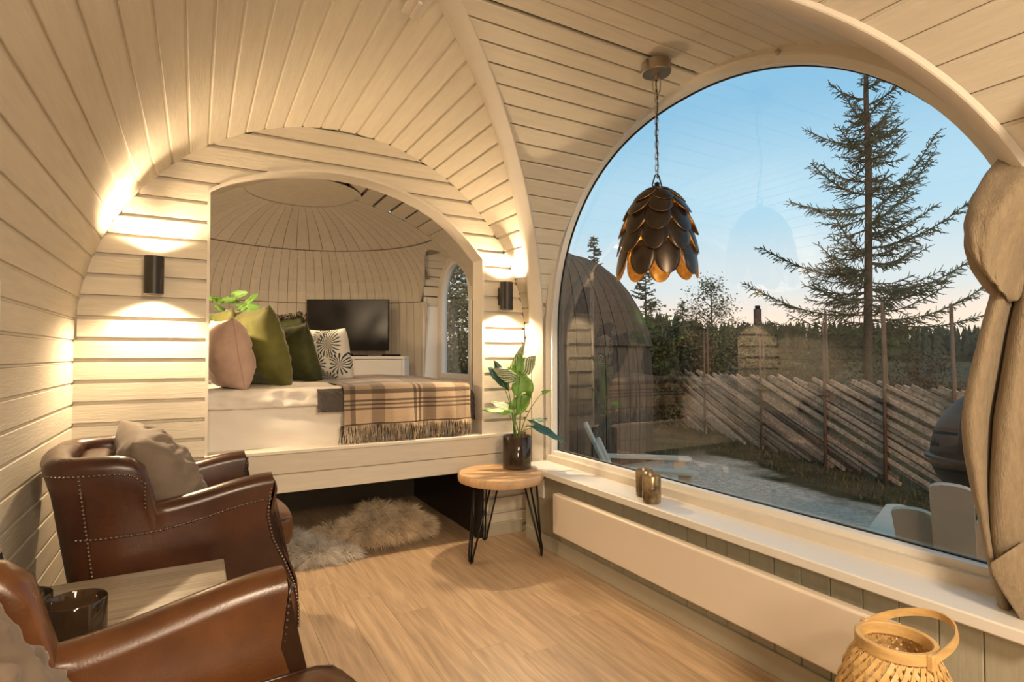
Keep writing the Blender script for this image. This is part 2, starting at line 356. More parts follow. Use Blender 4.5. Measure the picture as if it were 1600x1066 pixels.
# groin ribs
def rib(sign):
    pts = []
    A_ = AL if sign > 0 else AR
    for i in range(4): pts.append((Vector((XC+R0, YC+sign*A_, ZC*i/4.0)), Vector((-1, -sign, 0)).normalized()))
    for i in range(41):
        a = (pi/2)*i/40*.985; p = Vector((XC+R0*cos(a), YC+sign*A_*cos(a), ZC+R0*sin(a)))
        pts.append((p, (Vector((XC, YC, ZC))-p).normalized()))
    V = []; F_ = []
    for i, (p, nn) in enumerate(pts):
        q = pts[min(i+1, len(pts)-1)][0]-pts[max(i-1, 0)][0]; q.normalize(); nn = (nn-q*nn.dot(q)).normalized(); b = q.cross(nn)
        for (u, w) in ((-.050, -.03), (-.050, -.002), (-.046, .002), (-.014*sign, .011), (.046, .004), (.050, 0), (.050, -.03)): V.append(p+b*u*(1 if sign > 0 else .76)+nn*(w if sign > 0 else max(w, -.016)-.006))
    for i in range(len(pts)-1):
        for k in range(7): F_.append((i*7+k, i*7+(k+1) % 7, (i+1)*7+(k+1) % 7, (i+1)*7+k))
    F_ += [(0,1,2,3,4,5,6), tuple((len(pts)-1)*7+k for k in range(7))]
    o = fixn(mk('trim_1' if sign > 0 else 'trim_2', V, F_, M['trim'])); autosmooth(o, 30); return tag(o, kind='structure')
rib(1); rib(-1)
# ridge junction block
jb = MB(); jb.cbox(.70, .79, 1.96, 2.16, 2.685, 2.712, .006); jb.cbox(.735, .755, 2.05, 2.16, 2.675, 2.69, .003)
tag(jb.build('trim_3', M['trim']), kind='structure')

# ---- wall with the bed opening
OXL, OXR = .04, 1.79
otop = [(.04,2.235),(.10,2.276),(.172,2.317),(.359,2.392),(.561,2.440),(.70,2.456),(.808,2.457),(.93,2.450),(1.056,2.430),(1.19,2.398),(1.323,2.350),(1.44,2.295),(1.559,2.215),(1.68,2.11),(1.79,1.99)]
def oz(x):
    if x <= otop[0][0]: return otop[0][1]
    for (a, za), (b, zb) in zip(otop[:-1], otop[1:]):
        if x <= b:
            t = (x-a)/(b-a); return za+(zb-za)*t
    return otop[-1][1]
def vz(x):
    q = (x-XC)/R0; return ZC+R0*sqrt(max(0, 1-q*q)) if abs(q) < 1 else 0
def zrange(x, z0, z1, hole=True):
    lo = z0; hi = z1
    if z1 > ZC: hi = min(z1, max(vz(x), z0 if z0 > ZC else ZC))
    if z0 >= ZC and vz(x) < z0: return None
    if hole and OXL < x < OXR: lo = max(z0, oz(x))
    return (lo, hi) if hi-lo > .0008 else None
def slab(z0, z1, yf, yb_, hole=True):    # vertical columns, split into runs
    xs = sorted(set([XC-R0+2*R0*i/220 for i in range(221)]+[OXL-.0001, OXL+.0001, OXR-.0001, OXR+.0001]))
    runs = []; cur = []
    for x in xs:
        r = zrange(x, z0, z1, hole)
        jump = cur and r and (abs(r[0]-cur[-1][1]) > .6*(z1-z0) and (abs(x-OXL) < .001 or abs(x-OXR) < .001))
        if r is None or jump:
            if len(cur) > 1: runs.append(cur)
            cur = []
        if r: cur.append((x, *r))
    if len(cur) > 1: runs.append(cur)
    out = []
    for run in runs:
        keep = [run[0]]                  # thin out straight stretches
        for i in range(1, len(run)-1):
            a, b, c = keep[-1], run[i], run[i+1]
            if abs(b[1]-a[1])+abs(c[1]-b[1])+abs(b[2]-a[2])+abs(c[2]-b[2]) > 1e-6: keep.append(b)
        keep.append(run[-1]); out.append(keep)
    return out
def slab_mesh(run, yf, yb_):
    V = []; F_ = []
    for x, a, b in run: V += [(x, yf, a), (x, yf, b), (x, yb_, a), (x, yb_, b)]
    for i in range(len(run)-1):
        p = 4*i; q = p+4; F_ += [(p, q, q+1, p+1), (p+2, p+3, q+3, q+2), (p+1, q+1, q+3, p+3), (p, p+2, q+2, q)]
    q = 4*(len(run)-1); F_ += [(0, 1, 3, 2), (q, q+2, q+3, q+1)]
    return V, F_
mb = MB()
for run in slab(0, ZC, 0, 0)+slab(ZC, 2.73, 0, 0): mb.add(*slab_mesh(run, YB+.026, YB+.13))
wall_bed = tag(mb.build('wall_back', M['paintX']), kind='structure')
z = .062-.111
while z < 2.73:
    z0, z1 = max(0, z), z+.111
    for run in slab(z0+.0, z1-.021, 0, 0):
        V, F_ = slab_mesh(run, YB, YB+.028); fixn(mk('board', V, F_, M['paintX'], wall_bed))
    z += .111
# arch lining of the opening
mb = MB(); pts = [(OXL, .735)]+[(OXL, 1.6)]+otop+[(OXR, 1.6), (OXR, .735)]
V = []; F_ = []
for i, (x, zz) in enumerate(pts):
    p = Vector(pts[max(0, i-1)]); q = Vector(pts[min(len(pts)-1, i+1)]); t = (q-p).normalized(); nn = Vector((t.y, -t.x))
    if i == 1: nn = Vector((1, 0))
    if i in (2,): nn = Vector((.9, -.75))
    if i == len(pts)-3: nn = Vector((-.95, -.35))
    if i == len(pts)-2: nn = Vector((-1, 0))
    a = Vector((x, zz)); b = a+nn*.016
    for (c, y) in ((a, YB-.006), (b, YB-.006), (b, YB+.15), (a, YB+.15)): V.append((c.x, y, c.y))
for i in range(len(pts)-1):
    for k in range(4): F_.append((4*i+k, 4*i+(k+1) % 4, 4*i+4+(k+1) % 4, 4*i+4+k))
F_ += [(0,1,2,3), tuple(4*(len(pts)-1)+k for k in range(4))]
tag(autosmooth(fixn(mk('trim_4', V, F_, M['trim'])), 35), kind='structure')
# bed rail: two boards and a cap
mb = MB(); mb.cbox(OXL-.0, XC+R0-.05, YB-.035, YB+.15, .712, .735, .004); rail = tag(mb.build('trim_5', M['rim']), kind='structure')
MB().cbox(OXL, XC+R0-.05, YB-.025, YB+.01, .594, .711, .004).build('board', M['paintX'], rail)
MB().cbox(OXL, XC+R0-.05, YB-.02, YB+.01, .480, .590, .004).build('board', M['paintX'], rail)
# platform under the mattress, post of the recess, dark recess walls
tag(MB().cbox(-.52, 1.77, YB+.02, 5.7, .50, .71).build('trim_6', M['sagetrim']), kind='structure')
mb = MB(); mb.box(1.74, 1.79, YB+.0, YB+.05, 0, .48); mb.box(1.76, 1.79, YB+.05, 5.0, 0, .5); tag(mb.build('trim_7', M['darkedge']), kind='structure')
tag(MB().box(-.58, 1.8, 4.96, 4.99, 0, .5).build('wall_recess', M['back']), kind='structure')
# skirting boards
def sk(name, x0, x1, y0, y1, h=.095): return tag(MB().cbox(x0, x1, y0, y1, 0, h, .004).build(name, M['sagetrim']), kind='structure')
sk('baseboard_back', 1.79, XC+R0-.03, YB-.018, YB); sk('baseboard_left', XC-R0, XC-R0+.016, YE, YB)
sk('baseboard_right', 2.045, 2.062, YC0+.05, YC1)

# ---- floor
fb = MB(); fb.box(-.58, 2.16, YE, 5.1, -.06, -.004); floor = tag(fb.build('floor', M['back']), kind='structure')
x = .126-.186*4; row = 0
rr = random.Random(3)
while x < 2.14:
    x0, x1 = max(x, -.56), min(x+.186, 2.14); y = YE-rr.random()*1.2
    if abs(x-.684) < .01: y = 3.02-1.25*4
    if abs(x-.87) < .01: y = 2.745-1.25*4
    if abs(x-1.056) < .01: y = 2.244-1.25*3
    while y < 5.0:
        y0, y1 = max(y, YE), min(y+1.25, 5.0)
        if y1 > y0+.02 and x1 > x0+.01:
            MB().cbox(x0+.0003, x1-.0003, y0+.0003, y1-.0003, -.006, 0, .0008).build('plank', M['oak'], floor)
        y += 1.25
    x += .186; row += 1

# ---- lower right wall, sill, window
y = 3.42+.04; 
while y > YC0+.02:
    y0 = max(y-.1165, YC0+.02)
    V = []; F_ = []
    prof = [(y0+.0012, 0), (y0+.0012, .010), (y0+.0042, .013), (y-.0042, .013), (y-.0012, .010), (y-.0012, 0)]
    for yy, d in prof: V += [(2.075-d, yy, .0), (2.075-d, yy, .505)]
    for i in range(6): F_.append((2*i, 2*i+1, 2*((i+1) % 6)+1, 2*((i+1) % 6)))
    F_ += [tuple(range(0, 12, 2)), tuple(range(1, 12, 2))[::-1]]
    fixn(mk('panel_board', V, F_, M['sage'], wall_right)); y -= .1165
mb = MB(); mb.cbox(1.98, 2.215, YC0+.01, YC1-.03, .502, .542, .005); tag(mb.build('trim_8', M['white']), kind='structure')
# window: casing, sash, pane (superellipse arch)
def arch(a, b, zb, yc=2.075, n=56, p=2.3, zc=ZC):
    pts = [(yc+a, zb)]; a2 = a+.117 if p == 2.3 else a      # the near side of the window is a rounder, wider quarter
    for i in range(n+1):
        t = pi*i/n; c, s_ = cos(t), sin(t)
        pp = p if (c > 0 or p != 2.3) else 2.0
        pts.append((yc+(a if c > 0 else a2)*math.copysign(abs(c)**(2/pp), c), zc+b*abs(s_)**(2/pp)))
    pts.append((yc-a2, zb)); return pts
def ring(mb, P0, P1, x0, x1):
    V = []; F_ = []; n = len(P0)
    for (a, b) in zip(P0, P1): V += [(x0, *a), (x0, *b), (x1, *b), (x1, *a)]
    for i in range(n):
        j = (i+1) % n
        for k in range(4): F_.append((4*i+k, 4*i+(k+1) % 4, 4*j+(k+1) % 4, 4*j+k))
    mb.add(V, F_)
win = empty('window_1', (0, 0, 0), kind='structure')
mb = MB(); ring(mb, [(YC1+.03 if y > YC else YC0-.03, z) if z <= ZC else (YC+(y-YC)*((AL if y > YC else AR)+.03)/(R0+.03), z) for y, z in arch(R0+.03, R0+.03, .50, YC, p=2.05)], arch(1.315, 1.345, .585), XW-.012, XW+.05); autosmooth(mb.build('casing', M['trim'], win), 30)
mb = MB(); ring(mb, arch(1.322, 1.350, .575), arch(1.283, 1.313, .612), XW+.022, XW+.075); autosmooth(mb.build('sash', M['white'], win), 30)
mb = MB(); ring(mb, arch(1.287, 1.317, .609), arch(1.279, 1.309, .617), XW+.066, XW+.08); mb.build('gasket', M['black'], win)
g = arch(1.30, 1.33, .60); V = [(XW+.07, *p) for p in g]; mk('pane', V, [tuple(range(len(g)))[::-1]], M['pane'], win)
# outer wall around the window so no light leaks between frame and vault
mb = MB(); ring(mb, arch(R0+.45, R0+.45, -.3, YC, p=2.05), arch(1.32, 1.35, .56), XW+.045, XW+.07); tag(mb.build('wall_outer', M['pod']), kind='structure')
# little catch bulbs on the casing
for (yy, zz) in ((1.52, 2.62), (3.40, 1.66)):
    b = MB(); b.lathe([(.004, -.012), (.010, -.006), (.012, 0), (.010, .006), (.004, .012)], 10)
    o = b.build('hook', M['steel'], win, True); o.location = (XW-.018, yy, zz)

# ================================================================== bedroom dome
BX, BY, BR = .79, 5.22, 1.60
DY, DW, DZ = 5.50, .45, 1.85          # dormer of the bedroom: centre, half-width, springing
def dprof(z):                          # radius of the dome at height z
    if z < 1.9: return BR+.02*sin(z/1.9*pi)
    t = (z-1.9)/(2.78-1.9); return max(.02, BR*sqrt(max(0, 1-t**2.0)))
zl = [0, .5, .9, 1.3, 1.6, 1.896]; zu = [1.904, 2.02, 2.14, 2.26, 2.36, 2.448]; zt = [2.456, 2.53, 2.60, 2.66, 2.71, 2.74]
mbk = MB(); V = []; F_ = []
zz_ = zl+zu+zt
NS = 96
def inhole(x, y, z): return x > BX+.4 and abs(y-DY) < DW*(1 if z < DZ else sqrt(max(0, 1-((z-DZ)/.55)**2))) and z < DZ+.55
for i in range(NS):
    a0, a1 = 2*pi*i/NS, 2*pi*(i+1)/NS
    for j in range(len(zz_)-1):
        q = [(BX+(dprof(z)+.03)*cos(a), BY+(dprof(z)+.03)*sin(a), z) for a, z in ((a0, zz_[j]), (a1, zz_[j]), (a1, zz_[j+1]), (a0, zz_[j+1]))]
        c = [sum(p[k] for p in q)/4 for k in range(3)]
        if c[1] < BY-.02 or inhole(*c): continue
        mbk.add(q, [(0, 1, 2, 3)])
mbk.lathe([(.6, 2.80), (.01, 2.81)], 24, (BX, BY, 0), cap=False)
dome = tag(mbk.build('wall_bedroom', M['gapwarm'], fix=False), kind='structure')
def hole_floor(x, y):                  # lowest dome height above the dormer arch for this (x,y)
    if x < BX+.4 or abs(y-DY) >= DW: return 0
    return DZ+.55*sqrt(1-((y-DY)/DW)**2)
def tier(zs, nn, w=1, off=0, inset=0):
    for i in range(nn):
        a0, a1 = 2*pi*(i+.02)/nn, 2*pi*(i+.98)/nn; am = (a0+a1)/2
        if sin(am) < .001: continue
        V = []
        for z in zs:
            for a in (a0, a1):
                r = dprof(z)-inset; zz = z
                x, y = BX+r*cos(a), BY+r*sin(a); h = hole_floor(x, y)
                if h > zz: zz = min(h, zs[-1]); r = dprof(zz)-inset; x, y = BX+r*cos(a), BY+r*sin(a)
                V.append((x, y, zz)); V.append((BX+(r+.014)*cos(a), BY+(r+.014)*sin(a), zz))
        F_ = []
        for j in range(len(zs)-1):
            p = 4*j; F_ += [(p, p+2, p+6, p+4), (p, p+4, p+5, p+1), (p+2, p+3, p+7, p+6)]
        F_ += [(0, 1, 3, 2), (4*(len(zs)-1), 4*(len(zs)-1)+2, 4*(len(zs)-1)+3, 4*(len(zs)-1)+1)]
        if max(v[2] for v in V)-min(v[2] for v in V) < .03: continue
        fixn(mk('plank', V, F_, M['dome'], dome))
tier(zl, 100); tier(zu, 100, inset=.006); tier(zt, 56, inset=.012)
# barrel part between the opening and the dome: boards run straight along Y
QL = 1.98
def bpf(t, d=0):                       # t: 0 at the left floor .. 2*(1.9+QL) at the right floor
    T_ = 1.9+QL; left = t < T_; q = t if left else 2*T_-t
    if q < 1.9: r, z = dprof(q)-d, q
    else: a = (q-1.9)/QL*pi/2; r, z = (BR-d)*cos(a), 1.9+(.88-d)*sin(a)
    return (BX-r if left else BX+r, z)
def blim(t):
    x, z = bpf(t); e = BY
    if x > BX+.4 and z < DZ+.55: e = min(e, DY-DW*(1 if z < DZ else sqrt(max(0, 1-((z-DZ)/.55)**2))))
    return (YB+.13, e+(.03 if e == BY else 0))
nbd = 58; T2 = 2*(1.9+QL)
V = []; F_ = []
for i in range(nbd*2+1):
    t = T2*i/(nbd*2); x, z = bpf(t, -.03); lo, hi = blim(t); V += [(x, lo, z), (x, hi, z)]
for i in range(nbd*2): F_.append((2*i, 2*i+1, 2*i+3, 2*i+2))
bs = tag(mk('ceiling_bedroom', V, F_, M['gapwarm']), kind='structure')
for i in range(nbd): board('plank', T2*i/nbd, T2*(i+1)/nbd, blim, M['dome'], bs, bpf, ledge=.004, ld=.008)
mb = MB(); mb.lathe([(.52, 2.738), (.3, 2.768), (.001, 2.785)], 32, (BX, BY, 0), cap=False); mb.build('crown', M['dome'], dome)
# bedroom dormer: vault boards, jamb, window
mb = MB(); XD = 2.40
V = []; F_ = []
for i in range(31):
    a = pi*i/30; y, z = DY+(DW+.02)*cos(a), DZ+.57*sin(a); V += [(BX+sqrt(max(.2, dprof(z)**2-max(0, y-BY)**2))+.02, y, z), (XD+.1, y, z)]
for i in range(30): F_.append((2*i, 2*i+1, 2*i+3, 2*i+2))
mb.add(V, F_); bd = tag(mb.build('ceiling_bed_dormer', M['back'], fix=False), kind='structure')
def bp_(s, d=0):
    a = s/.50; r1, r2 = DW-d, .55-d
    return (DY+r1*cos(a), DZ+r2*sin(a))
k_ = 15
for i in range(k_):
    a, b = pi*.50*i/k_, pi*.50*(i+1)/k_
    def lim(s):
        y, z = bp_(s); r = dprof(z); q = r*r-max(0, y-BY)**2
        return (BX+sqrt(max(q, 0)) if q > 0 else BX+.9, XD)
    board('plank', a, b, lim, M['paintX'], bd, bp_, ledge=.006, ld=.008, axis='X')
xj = BX+sqrt(BR**2-(DY+DW-BY)**2)
mb = MB(); mb.box(xj, XD, DY+DW-.004, DY+DW+.03, 0, DZ); mb.box(BX+BR-.02, XD, DY-DW-.03, DY-DW+.004, 0, DZ)
mb.box(BX+BR-.05, XD, DY-DW, DY+DW, 0, 1.02)
tag(mb.build('wall_bed_dormer', M['white']), kind='structure')
def arch2(a, b, zb): 
    return [(DY+a, zb)]+[(DY+a*cos(pi*i/28), DZ+b*sin(pi*i/28)) for i in range(29)]+[(DY-a, zb)]
w2 = empty('window_2', (0, 0, 0), kind='structure')
mb = MB(); ring(mb, arch2(DW+.03, .59, .98), arch2(DW-.05, .48, 1.05), XD-.02, XD+.04); autosmooth(mb.build('casing', M['trim'], w2), 30)
mb = MB(); ring(mb, arch2(DW-.045, .485, 1.045), arch2(DW-.10, .43, 1.10), XD-.005, XD+.055); autosmooth(mb.build('sash', M['white'], w2), 30)
g = arch2(DW-.095, .435, 1.095); mk('pane', [(XD+.04, *p) for p in g], [tuple(range(len(g)))[::-1]], M['pane'], w2)
mb = MB(); ring(mb, arch2(DW+.4, 1.0, -.3), arch2(DW-.06, .47, 1.06), XD+.03, XD+.05); tag(mb.build('wall_bed_outer', M['pod']), kind='structure')
# ================================================================== wall sconces
def sconce(x, y, z, label):
    t = empty('wall_sconce', (x, y, z), label=label, cat='wall lamp', group=None)
    mb = MB(); R = .046; h = .10
    mb.lathe([(R-.004, -h+.014), (R-.004, -h), (R, -h), (R, h), (R-.004, h), (R-.004, h-.014)], 36, cap=False); autosmooth(mb.build('shade', M['sconce'], t), 40)
    MB().cbox(-.028, .028, .030, .083, -.062, .062, .004).build('wall_bracket', M['sconce'], t)
    for zl_ in (-h+.016, h-.016): mb = MB(); mb.lathe([(.001, zl_), (R-.003, zl_)], 24, cap=False); mb.build('lens', M['lamp'], t)
    return t
sconce(-.205, 3.50, 1.722, 'black cylinder wall lamp left of the bed opening, above the far armchair')
sconce(1.93, 3.50, 1.722, 'black cylinder wall lamp right of the bed opening, above the potted plant')

# ================================================================== cushions
def pillow(name, w, h, t, m, parent=None, seed=0, wr=.012, n=22, pinch=.10, seam=True, seam_m=None, uv=False):
    rr = Vector((seed*3.1, seed*1.7, seed)); V = []; F_ = []; uvs = []
    for side in (1, -1):
        for i in range(n+1):
            for j in range(n+1):
                u = -1+2*i/n; v = -1+2*j/n
                k = 1-pinch*(1-abs(v)**1.5)*abs(u)**3*1.0; k2 = 1-pinch*(1-abs(u)**1.5)*abs(v)**3
                x = u*w/2*k; z = v*h/2*k2
                e = max(0, (1-abs(u)**2.6))*max(0, (1-abs(v)**2.6)); th = t/2*e**.48
                p = Vector((u*2.2, v*2.2, side*2))+rr
                wv = noise.noise(p)*wr*1.6+(1-abs(noise.noise(Vector((u*1.3+v*1.1, v*4.2-u*2.2, side*3+seed))))*2.4)*wr*1.1
                rad = sqrt(u*u+v*v); an = atan2(v, u); wv += wr*.35*sin(an*17+seed)*smoothstep(.45, .8, rad)*(1-smoothstep(.8, 1.0, rad))
                y = side*(th+wv*min(1, e*1.3)); V.append((x, y, z)); uvs.append((i/n, j/n))
    for sd in (0, 1):
        o = sd*(n+1)**2
        for i in range(n):
            for j in range(n):
                q = (o+i*(n+1)+j, o+(i+1)*(n+1)+j, o+(i+1)*(n+1)+j+1, o+i*(n+1)+j+1); F_.append(q if sd == 0 else q[::-1])
    o = mk(name, V, F_, m, parent, True, uvs=uvs)
    bm = bmesh.new(); bm.from_mesh(o.data); bmesh.ops.remove_doubles(bm, verts=bm.verts, dist=.0008); bmesh.ops.recalc_face_normals(bm, faces=bm.faces)
    bm.to_mesh(o.data); bm.free()
    return o
def rim_path(w, h, pinch, n=14):
    pts = []
    for (fu, fv) in ((lambda t: -1+2*t, lambda t: -1), (lambda t: 1, lambda t: -1+2*t), (lambda t: 1-2*t, lambda t: 1), (lambda t: -1, lambda t: 1-2*t)):
        for i in range(n):
            u, v = fu(i/n), fv(i/n); k = 1-pinch*(1-abs(v)**1.5)*abs(u)**3; k2 = 1-pinch*(1-abs(u)**1.5)*abs(v)**3
            pts.append((u*w/2*k, 0, v*h/2*k2))
    return pts
def cushion(name, loc, rot, w, h, t, m, label, cat='cushion', piping=None, pinch=.1, group=None, **k):
    e = empty(name, loc, label=label, cat=cat, group=group); e.rotation_euler = rot
    c = pillow('cover', w, h, t, m, e, pinch=pinch, **k)
    if piping:
        mb = MB(); mb.tube(rim_path(w, h, pinch), .006, 6, closed=True); mb.build('piping', piping, e, True)
    return e

# ================================================================== leather armchairs
def make_chair(loc, rz, label, leather):
    root = empty('leather_armchair', loc, rz, label=label, cat='armchair')
    HW = .355; XF = .335; TH = .085
    # plan path of the outer shell, right arm front -> round the back -> left arm front
    plan = []
    for i in range(15): plan.append((XF-(XF+.14)*i/14, -HW))
    for i in range(1, 14):
        a = pi/2*i/14; plan.append((-.14-.23*sin(a)**.8, -HW+ (HW-.20)*(1-cos(a)**.8)))
    for i in range(0, 9): plan.append((-.37-.018*sin(pi*i/8), -.20+.40*i/8))
    plan += [(x, -y) for x, y in plan[:28][::-1]]
    P = [Vector((x, y)) for x, y in plan]; n = len(P)
    Nn = []
    for i in range(n):
        t = (P[min(i+1, n-1)]-P[max(i-1, 0)]).normalized(); Nn.append(Vector((-t.y, t.x)) * 1)
    c0 = Vector((0, 0))
    Nn = [(v if v.dot(c0-p) > 0 else -v) for v, p in zip(Nn, P)]
    for i in range(15): Nn[i] = Vector((0, 1)); Nn[n-1-i] = Vector((0, -1))
    def top(p):
        x = p.x
        arm = .752+(.815-.752)*smoothstep(-.12, .34, x)
        if x > -.075: return arm
        # wing: rises steeply then rounds over into the back
        q = min(1, (-.075-x)/.13); w = arm+.185*(1-(1-q)**3.2)**.5
        return w
    zb = .16
    def outer(i, z):
        p = P[i]; q = Nn[i]; k = (z-zb)/(.94-zb)
        lean = smoothstep(-.05, -.34, p.x) if p.x < -.05 else 0
        lean = max(0, min(1, (-.05-p.x)/.30))
        x = p.x+(.085-.125*k)*lean
        f = max(0, (p.x-.10)/(XF-.10)); x += .105*smoothstep(.62, .25, z)*f+.02*f*sin(max(0, min(1, (z-.5)/.3))*pi)*-1
        y = p.y*(1-.03*(1-k))
        return Vector((x, y, z))
    zs_ = [0, .12, .28, .45, .62, .78, .90]
    prof_n = len(zs_)
    V = []
    for i in range(n):
        zt = top(P[i]); r = TH/2; q = Vector((Nn[i].x, Nn[i].y, 0)); col = []
        bul = .012
        for k in zs_: z = zb+(zt-r-.028-zb)*k; col.append(outer(i, z))
        # rolled top: bulges outwards a little
        o_ = outer(i, zt-r)
        cx = o_+q*(r-bul*.4)
        for a in range(0, 9):
            an = pi-pi*a/8; col.append(cx-q*(-(r+bul)*cos(an))*1.0+Vector((0, 0, (r)*sin(an))) if False else cx+q*((r+bul*.6)*-cos(pi*a/8))+Vector((0, 0, r*sin(pi*a/8))))
        inner = [outer(i, zb+(zt-r-.03-zb)*k)+q*(TH+.004*sin(k*pi)) for k in (.85, .55, .3, .1)]
        col += inner; V.append(col)
    m_ = len(V[0]); VV = [v for c in V for v in c]; F_ = []
    for i in range(n-1):
        for k in range(m_-1): F_.append((i*m_+k, (i+1)*m_+k, (i+1)*m_+k+1, i*m_+k+1))
        F_.append((i*m_+m_-1, (i+1)*m_+m_-1, (i+1)*m_, i*m_))
    # split into front caps (arm fronts)
    cap1 = list(range(m_)); cap2 = [(n-1)*m_+k for k in range(m_)]
    F_ += [cap1, cap2[::-1]]
    sh = fixn(mk('shell', VV, F_, leather, root)); autosmooth(sh, 48)
    # arm front facings with a slight raised edge
    for ii, sg in ((0, -1), (n-1, 1)):
        mb = MB(); col = V[ii]; ctr = sum(col, Vector())/len(col)
        A = [c+(ctr-c)*.10+Vector((.004, 0, 0)) for c in col]; B = [c+(ctr-c)*.16+Vector((.011, 0, 0)) for c in col]
        k = len(col); mb.add(A+B, [(j, (j+1) % k, k+(j+1) % k, k+j) for j in range(k)]+[tuple(range(k, 2*k))])
        autosmooth(mb.build('arm_front', leather, root), 50)
    # welt seams + nail heads
    nails = MB(); welt = MB()
    def nail(p, nrm, r=.0058):
        nrm = Vector(nrm).normalized(); a = nrm.orthogonal().normalized(); b = nrm.cross(a)
        p = p+nrm*.0035; V = [p+a*cos(t*pi/3)*r+b*sin(t*pi/3)*r for t in range(6)]+[p+nrm*r*.7+(a*cos(t*pi/3)+b*sin(t*pi/3))*r*.55 for t in range(6)]+[p+nrm*r*.95]
        nails.add(V, [(t, (t+1) % 6, 6+(t+1) % 6, 6+t) for t in range(6)]+[(6+t, 6+(t+1) % 6, 12) for t in range(6)])
    def run(pts, nrms, step=.0148):
        acc = 0
        for (a, b, na, nb) in zip(pts[:-1], pts[1:], nrms[:-1], nrms[1:]):
            d = (b-a).length; t = acc
            while t < d: q = t/d if d else 0; nail(a.lerp(b, q), na.lerp(nb, q)); t += step
            acc = t-d
        welt.tube([p+nr.normalized()*.001 for p, nr in zip(pts, nrms)], .0035, 5)
    def on3(i, dz): return outer(i, top(P[i])-dz)
    for rng in (range(0, 29), range(n-1, n-30, -1)):
        pts, nr = [], []
        for i in rng:
            wing = P[i].x < -.075
            if i in (rng[0],): pass
            dz = .10
            pts.append(outer(i, (.752+(.815-.752)*smoothstep(-.12, .34, P[i].x))-.10)-Vector((*Nn[i], 0))*.002); nr.append(-Vector((*Nn[i], 0)))
            if P[i].x < -.30: break
        run(pts, nr)
        # wing line (follows the wing outline down to the arm)
        pts, nr = [], []
        for i in list(rng):
            if P[i].x < -.10:
                pts.append(outer(i, top(P[i])-.060)-Vector((*Nn[i], 0))*.007); nr.append(-Vector((*Nn[i], 0)))
        i0 = [i for i in rng if P[i].x < -.10][0]
        pre = [outer(i0, z)-Vector((*Nn[i0], 0))*.003 for z in (.745, .79, .83)]
        pts = [p for p in pre if p.z < pts[0].z-.01]+pts; nr = [nr[0]]*(len(pts)-len(nr))+nr
        run(pts, nr)
        # vertical line at the back corner
        ib = [i for i in rng if P[i].x < -.27][0]
        pts = [outer(ib, z)-Vector((*Nn[ib], 0))*.003 for z in (.20, .35, .5, .65, .78, top(P[ib])-.06)]; run(pts, [-Vector((*Nn[ib], 0))]*6)
        # front edge of the arm
        e = rng[0]; sgn = -1 if P[e].y < 0 else 1
        pts = [outer(e, z)+Vector((-.006, sgn*.002, 0)) for z in (.17, .25, .35, .45, .55, .65, .74, .79)]; run(pts, [Vector((.5, sgn, 0))]*8)
        run([p+Vector((.010, -sgn*TH*.97, 0)) for p in pts], [Vector((1, -sgn*.4, 0))]*8)
    tag(nails.build('nailhead_trim', M['nail'], root, True, fix=False), kind='stuff'); tag(welt.build('welt', M['leather'], root, True, fix=False), kind='stuff')
    # seat base, cushion, inner back pad
    def rbox(name, x0, x1, y0, y1, z0, z1, r, m, crown=0, seg=4, bow=0):
        bm = bmesh.new(); bmesh.ops.create_cube(bm, size=1)
        for v in bm.verts: v.co = Vector(((x0+x1)/2+v.co.x*(x1-x0), (y0+y1)/2+v.co.y*(y1-y0), (z0+z1)/2+v.co.z*(z1-z0)))
        bmesh.ops.subdivide_edges(bm, edges=bm.edges, cuts=9, use_grid_fill=True)
        for v in bm.verts:
            u = (v.co.x-(x0+x1)/2)/((x1-x0)/2); w = (v.co.y-(y0+y1)/2)/((y1-y0)/2); q = (v.co.z-(z0+z1)/2)/((z1-z0)/2)
            c = Vector(((x0+x1)/2, (y0+y1)/2, (z0+z1)/2)); hx, hy, hz = (x1-x0)/2-r, (y1-y0)/2-r, (z1-z0)/2-r
            d = v.co-c; cl = Vector((max(-hx, min(hx, d.x)), max(-hy, min(hy, d.y)), max(-hz, min(hz, d.z)))); e = d-cl
            if e.length > 1e-6: d = cl+e.normalized()*r
            d.z += crown*(1-u*u)*(1-w*w)*(1 if q > 0 else 0); d.x += bow*(1-w*w)*(1 if u > 0 else 0)*max(0, u); v.co = c+d
        me = bpy.data.meshes.new(name); bm.to_mesh(me); bm.free(); me.materials.append(m); me.polygons.foreach_set('use_smooth', [True]*len(me.polygons))
        return link(bpy.data.objects.new(name, me), root)
    rbox('seat_base', -.22, .38, -.275, .275, .16, .475, .02, leather, bow=.02)
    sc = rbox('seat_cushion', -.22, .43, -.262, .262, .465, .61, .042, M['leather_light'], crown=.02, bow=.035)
    pb = MB()
    for z in (.487, .592):
        pts = [(.425-.0+.035*(1-(y/.262)**2)-.012, y, z) for y in [-.235+.47*i/14 for i in range(15)]]
        pts = [(-.1, -.262, z), (.3, -.262, z), (.39, -.254, z)]+pts+[(.39, .254, z), (.3, .262, z), (-.1, .262, z)]; pb.tube(pts, .006, 6)
    pb.build('piping', M['leather'], sc, True)
    rbox('back_pad', -.33, -.20, -.25, .25, .50, .90, .05, leather)
    for (x, y) in ((.33, -.27), (.33, .27), (-.27, -.26), (-.27, .26)):
        mb = MB(); mb.lathe([(.016, 0), (.022, .02), (.028, .17)], 10, (x, y, 0)); mb.build('leg', M['darkedge'], root, True)
    return root
ch1 = make_chair((-.085, 2.80, 0), radians(5.5), 'brown leather armchair in the left corner by the bed wall', M['leather'])
ch2 = make_chair((-.12, 1.04, 0), radians(5.5), 'brown leather armchair nearest the camera, cut off at the lower left', M['leather_light'])
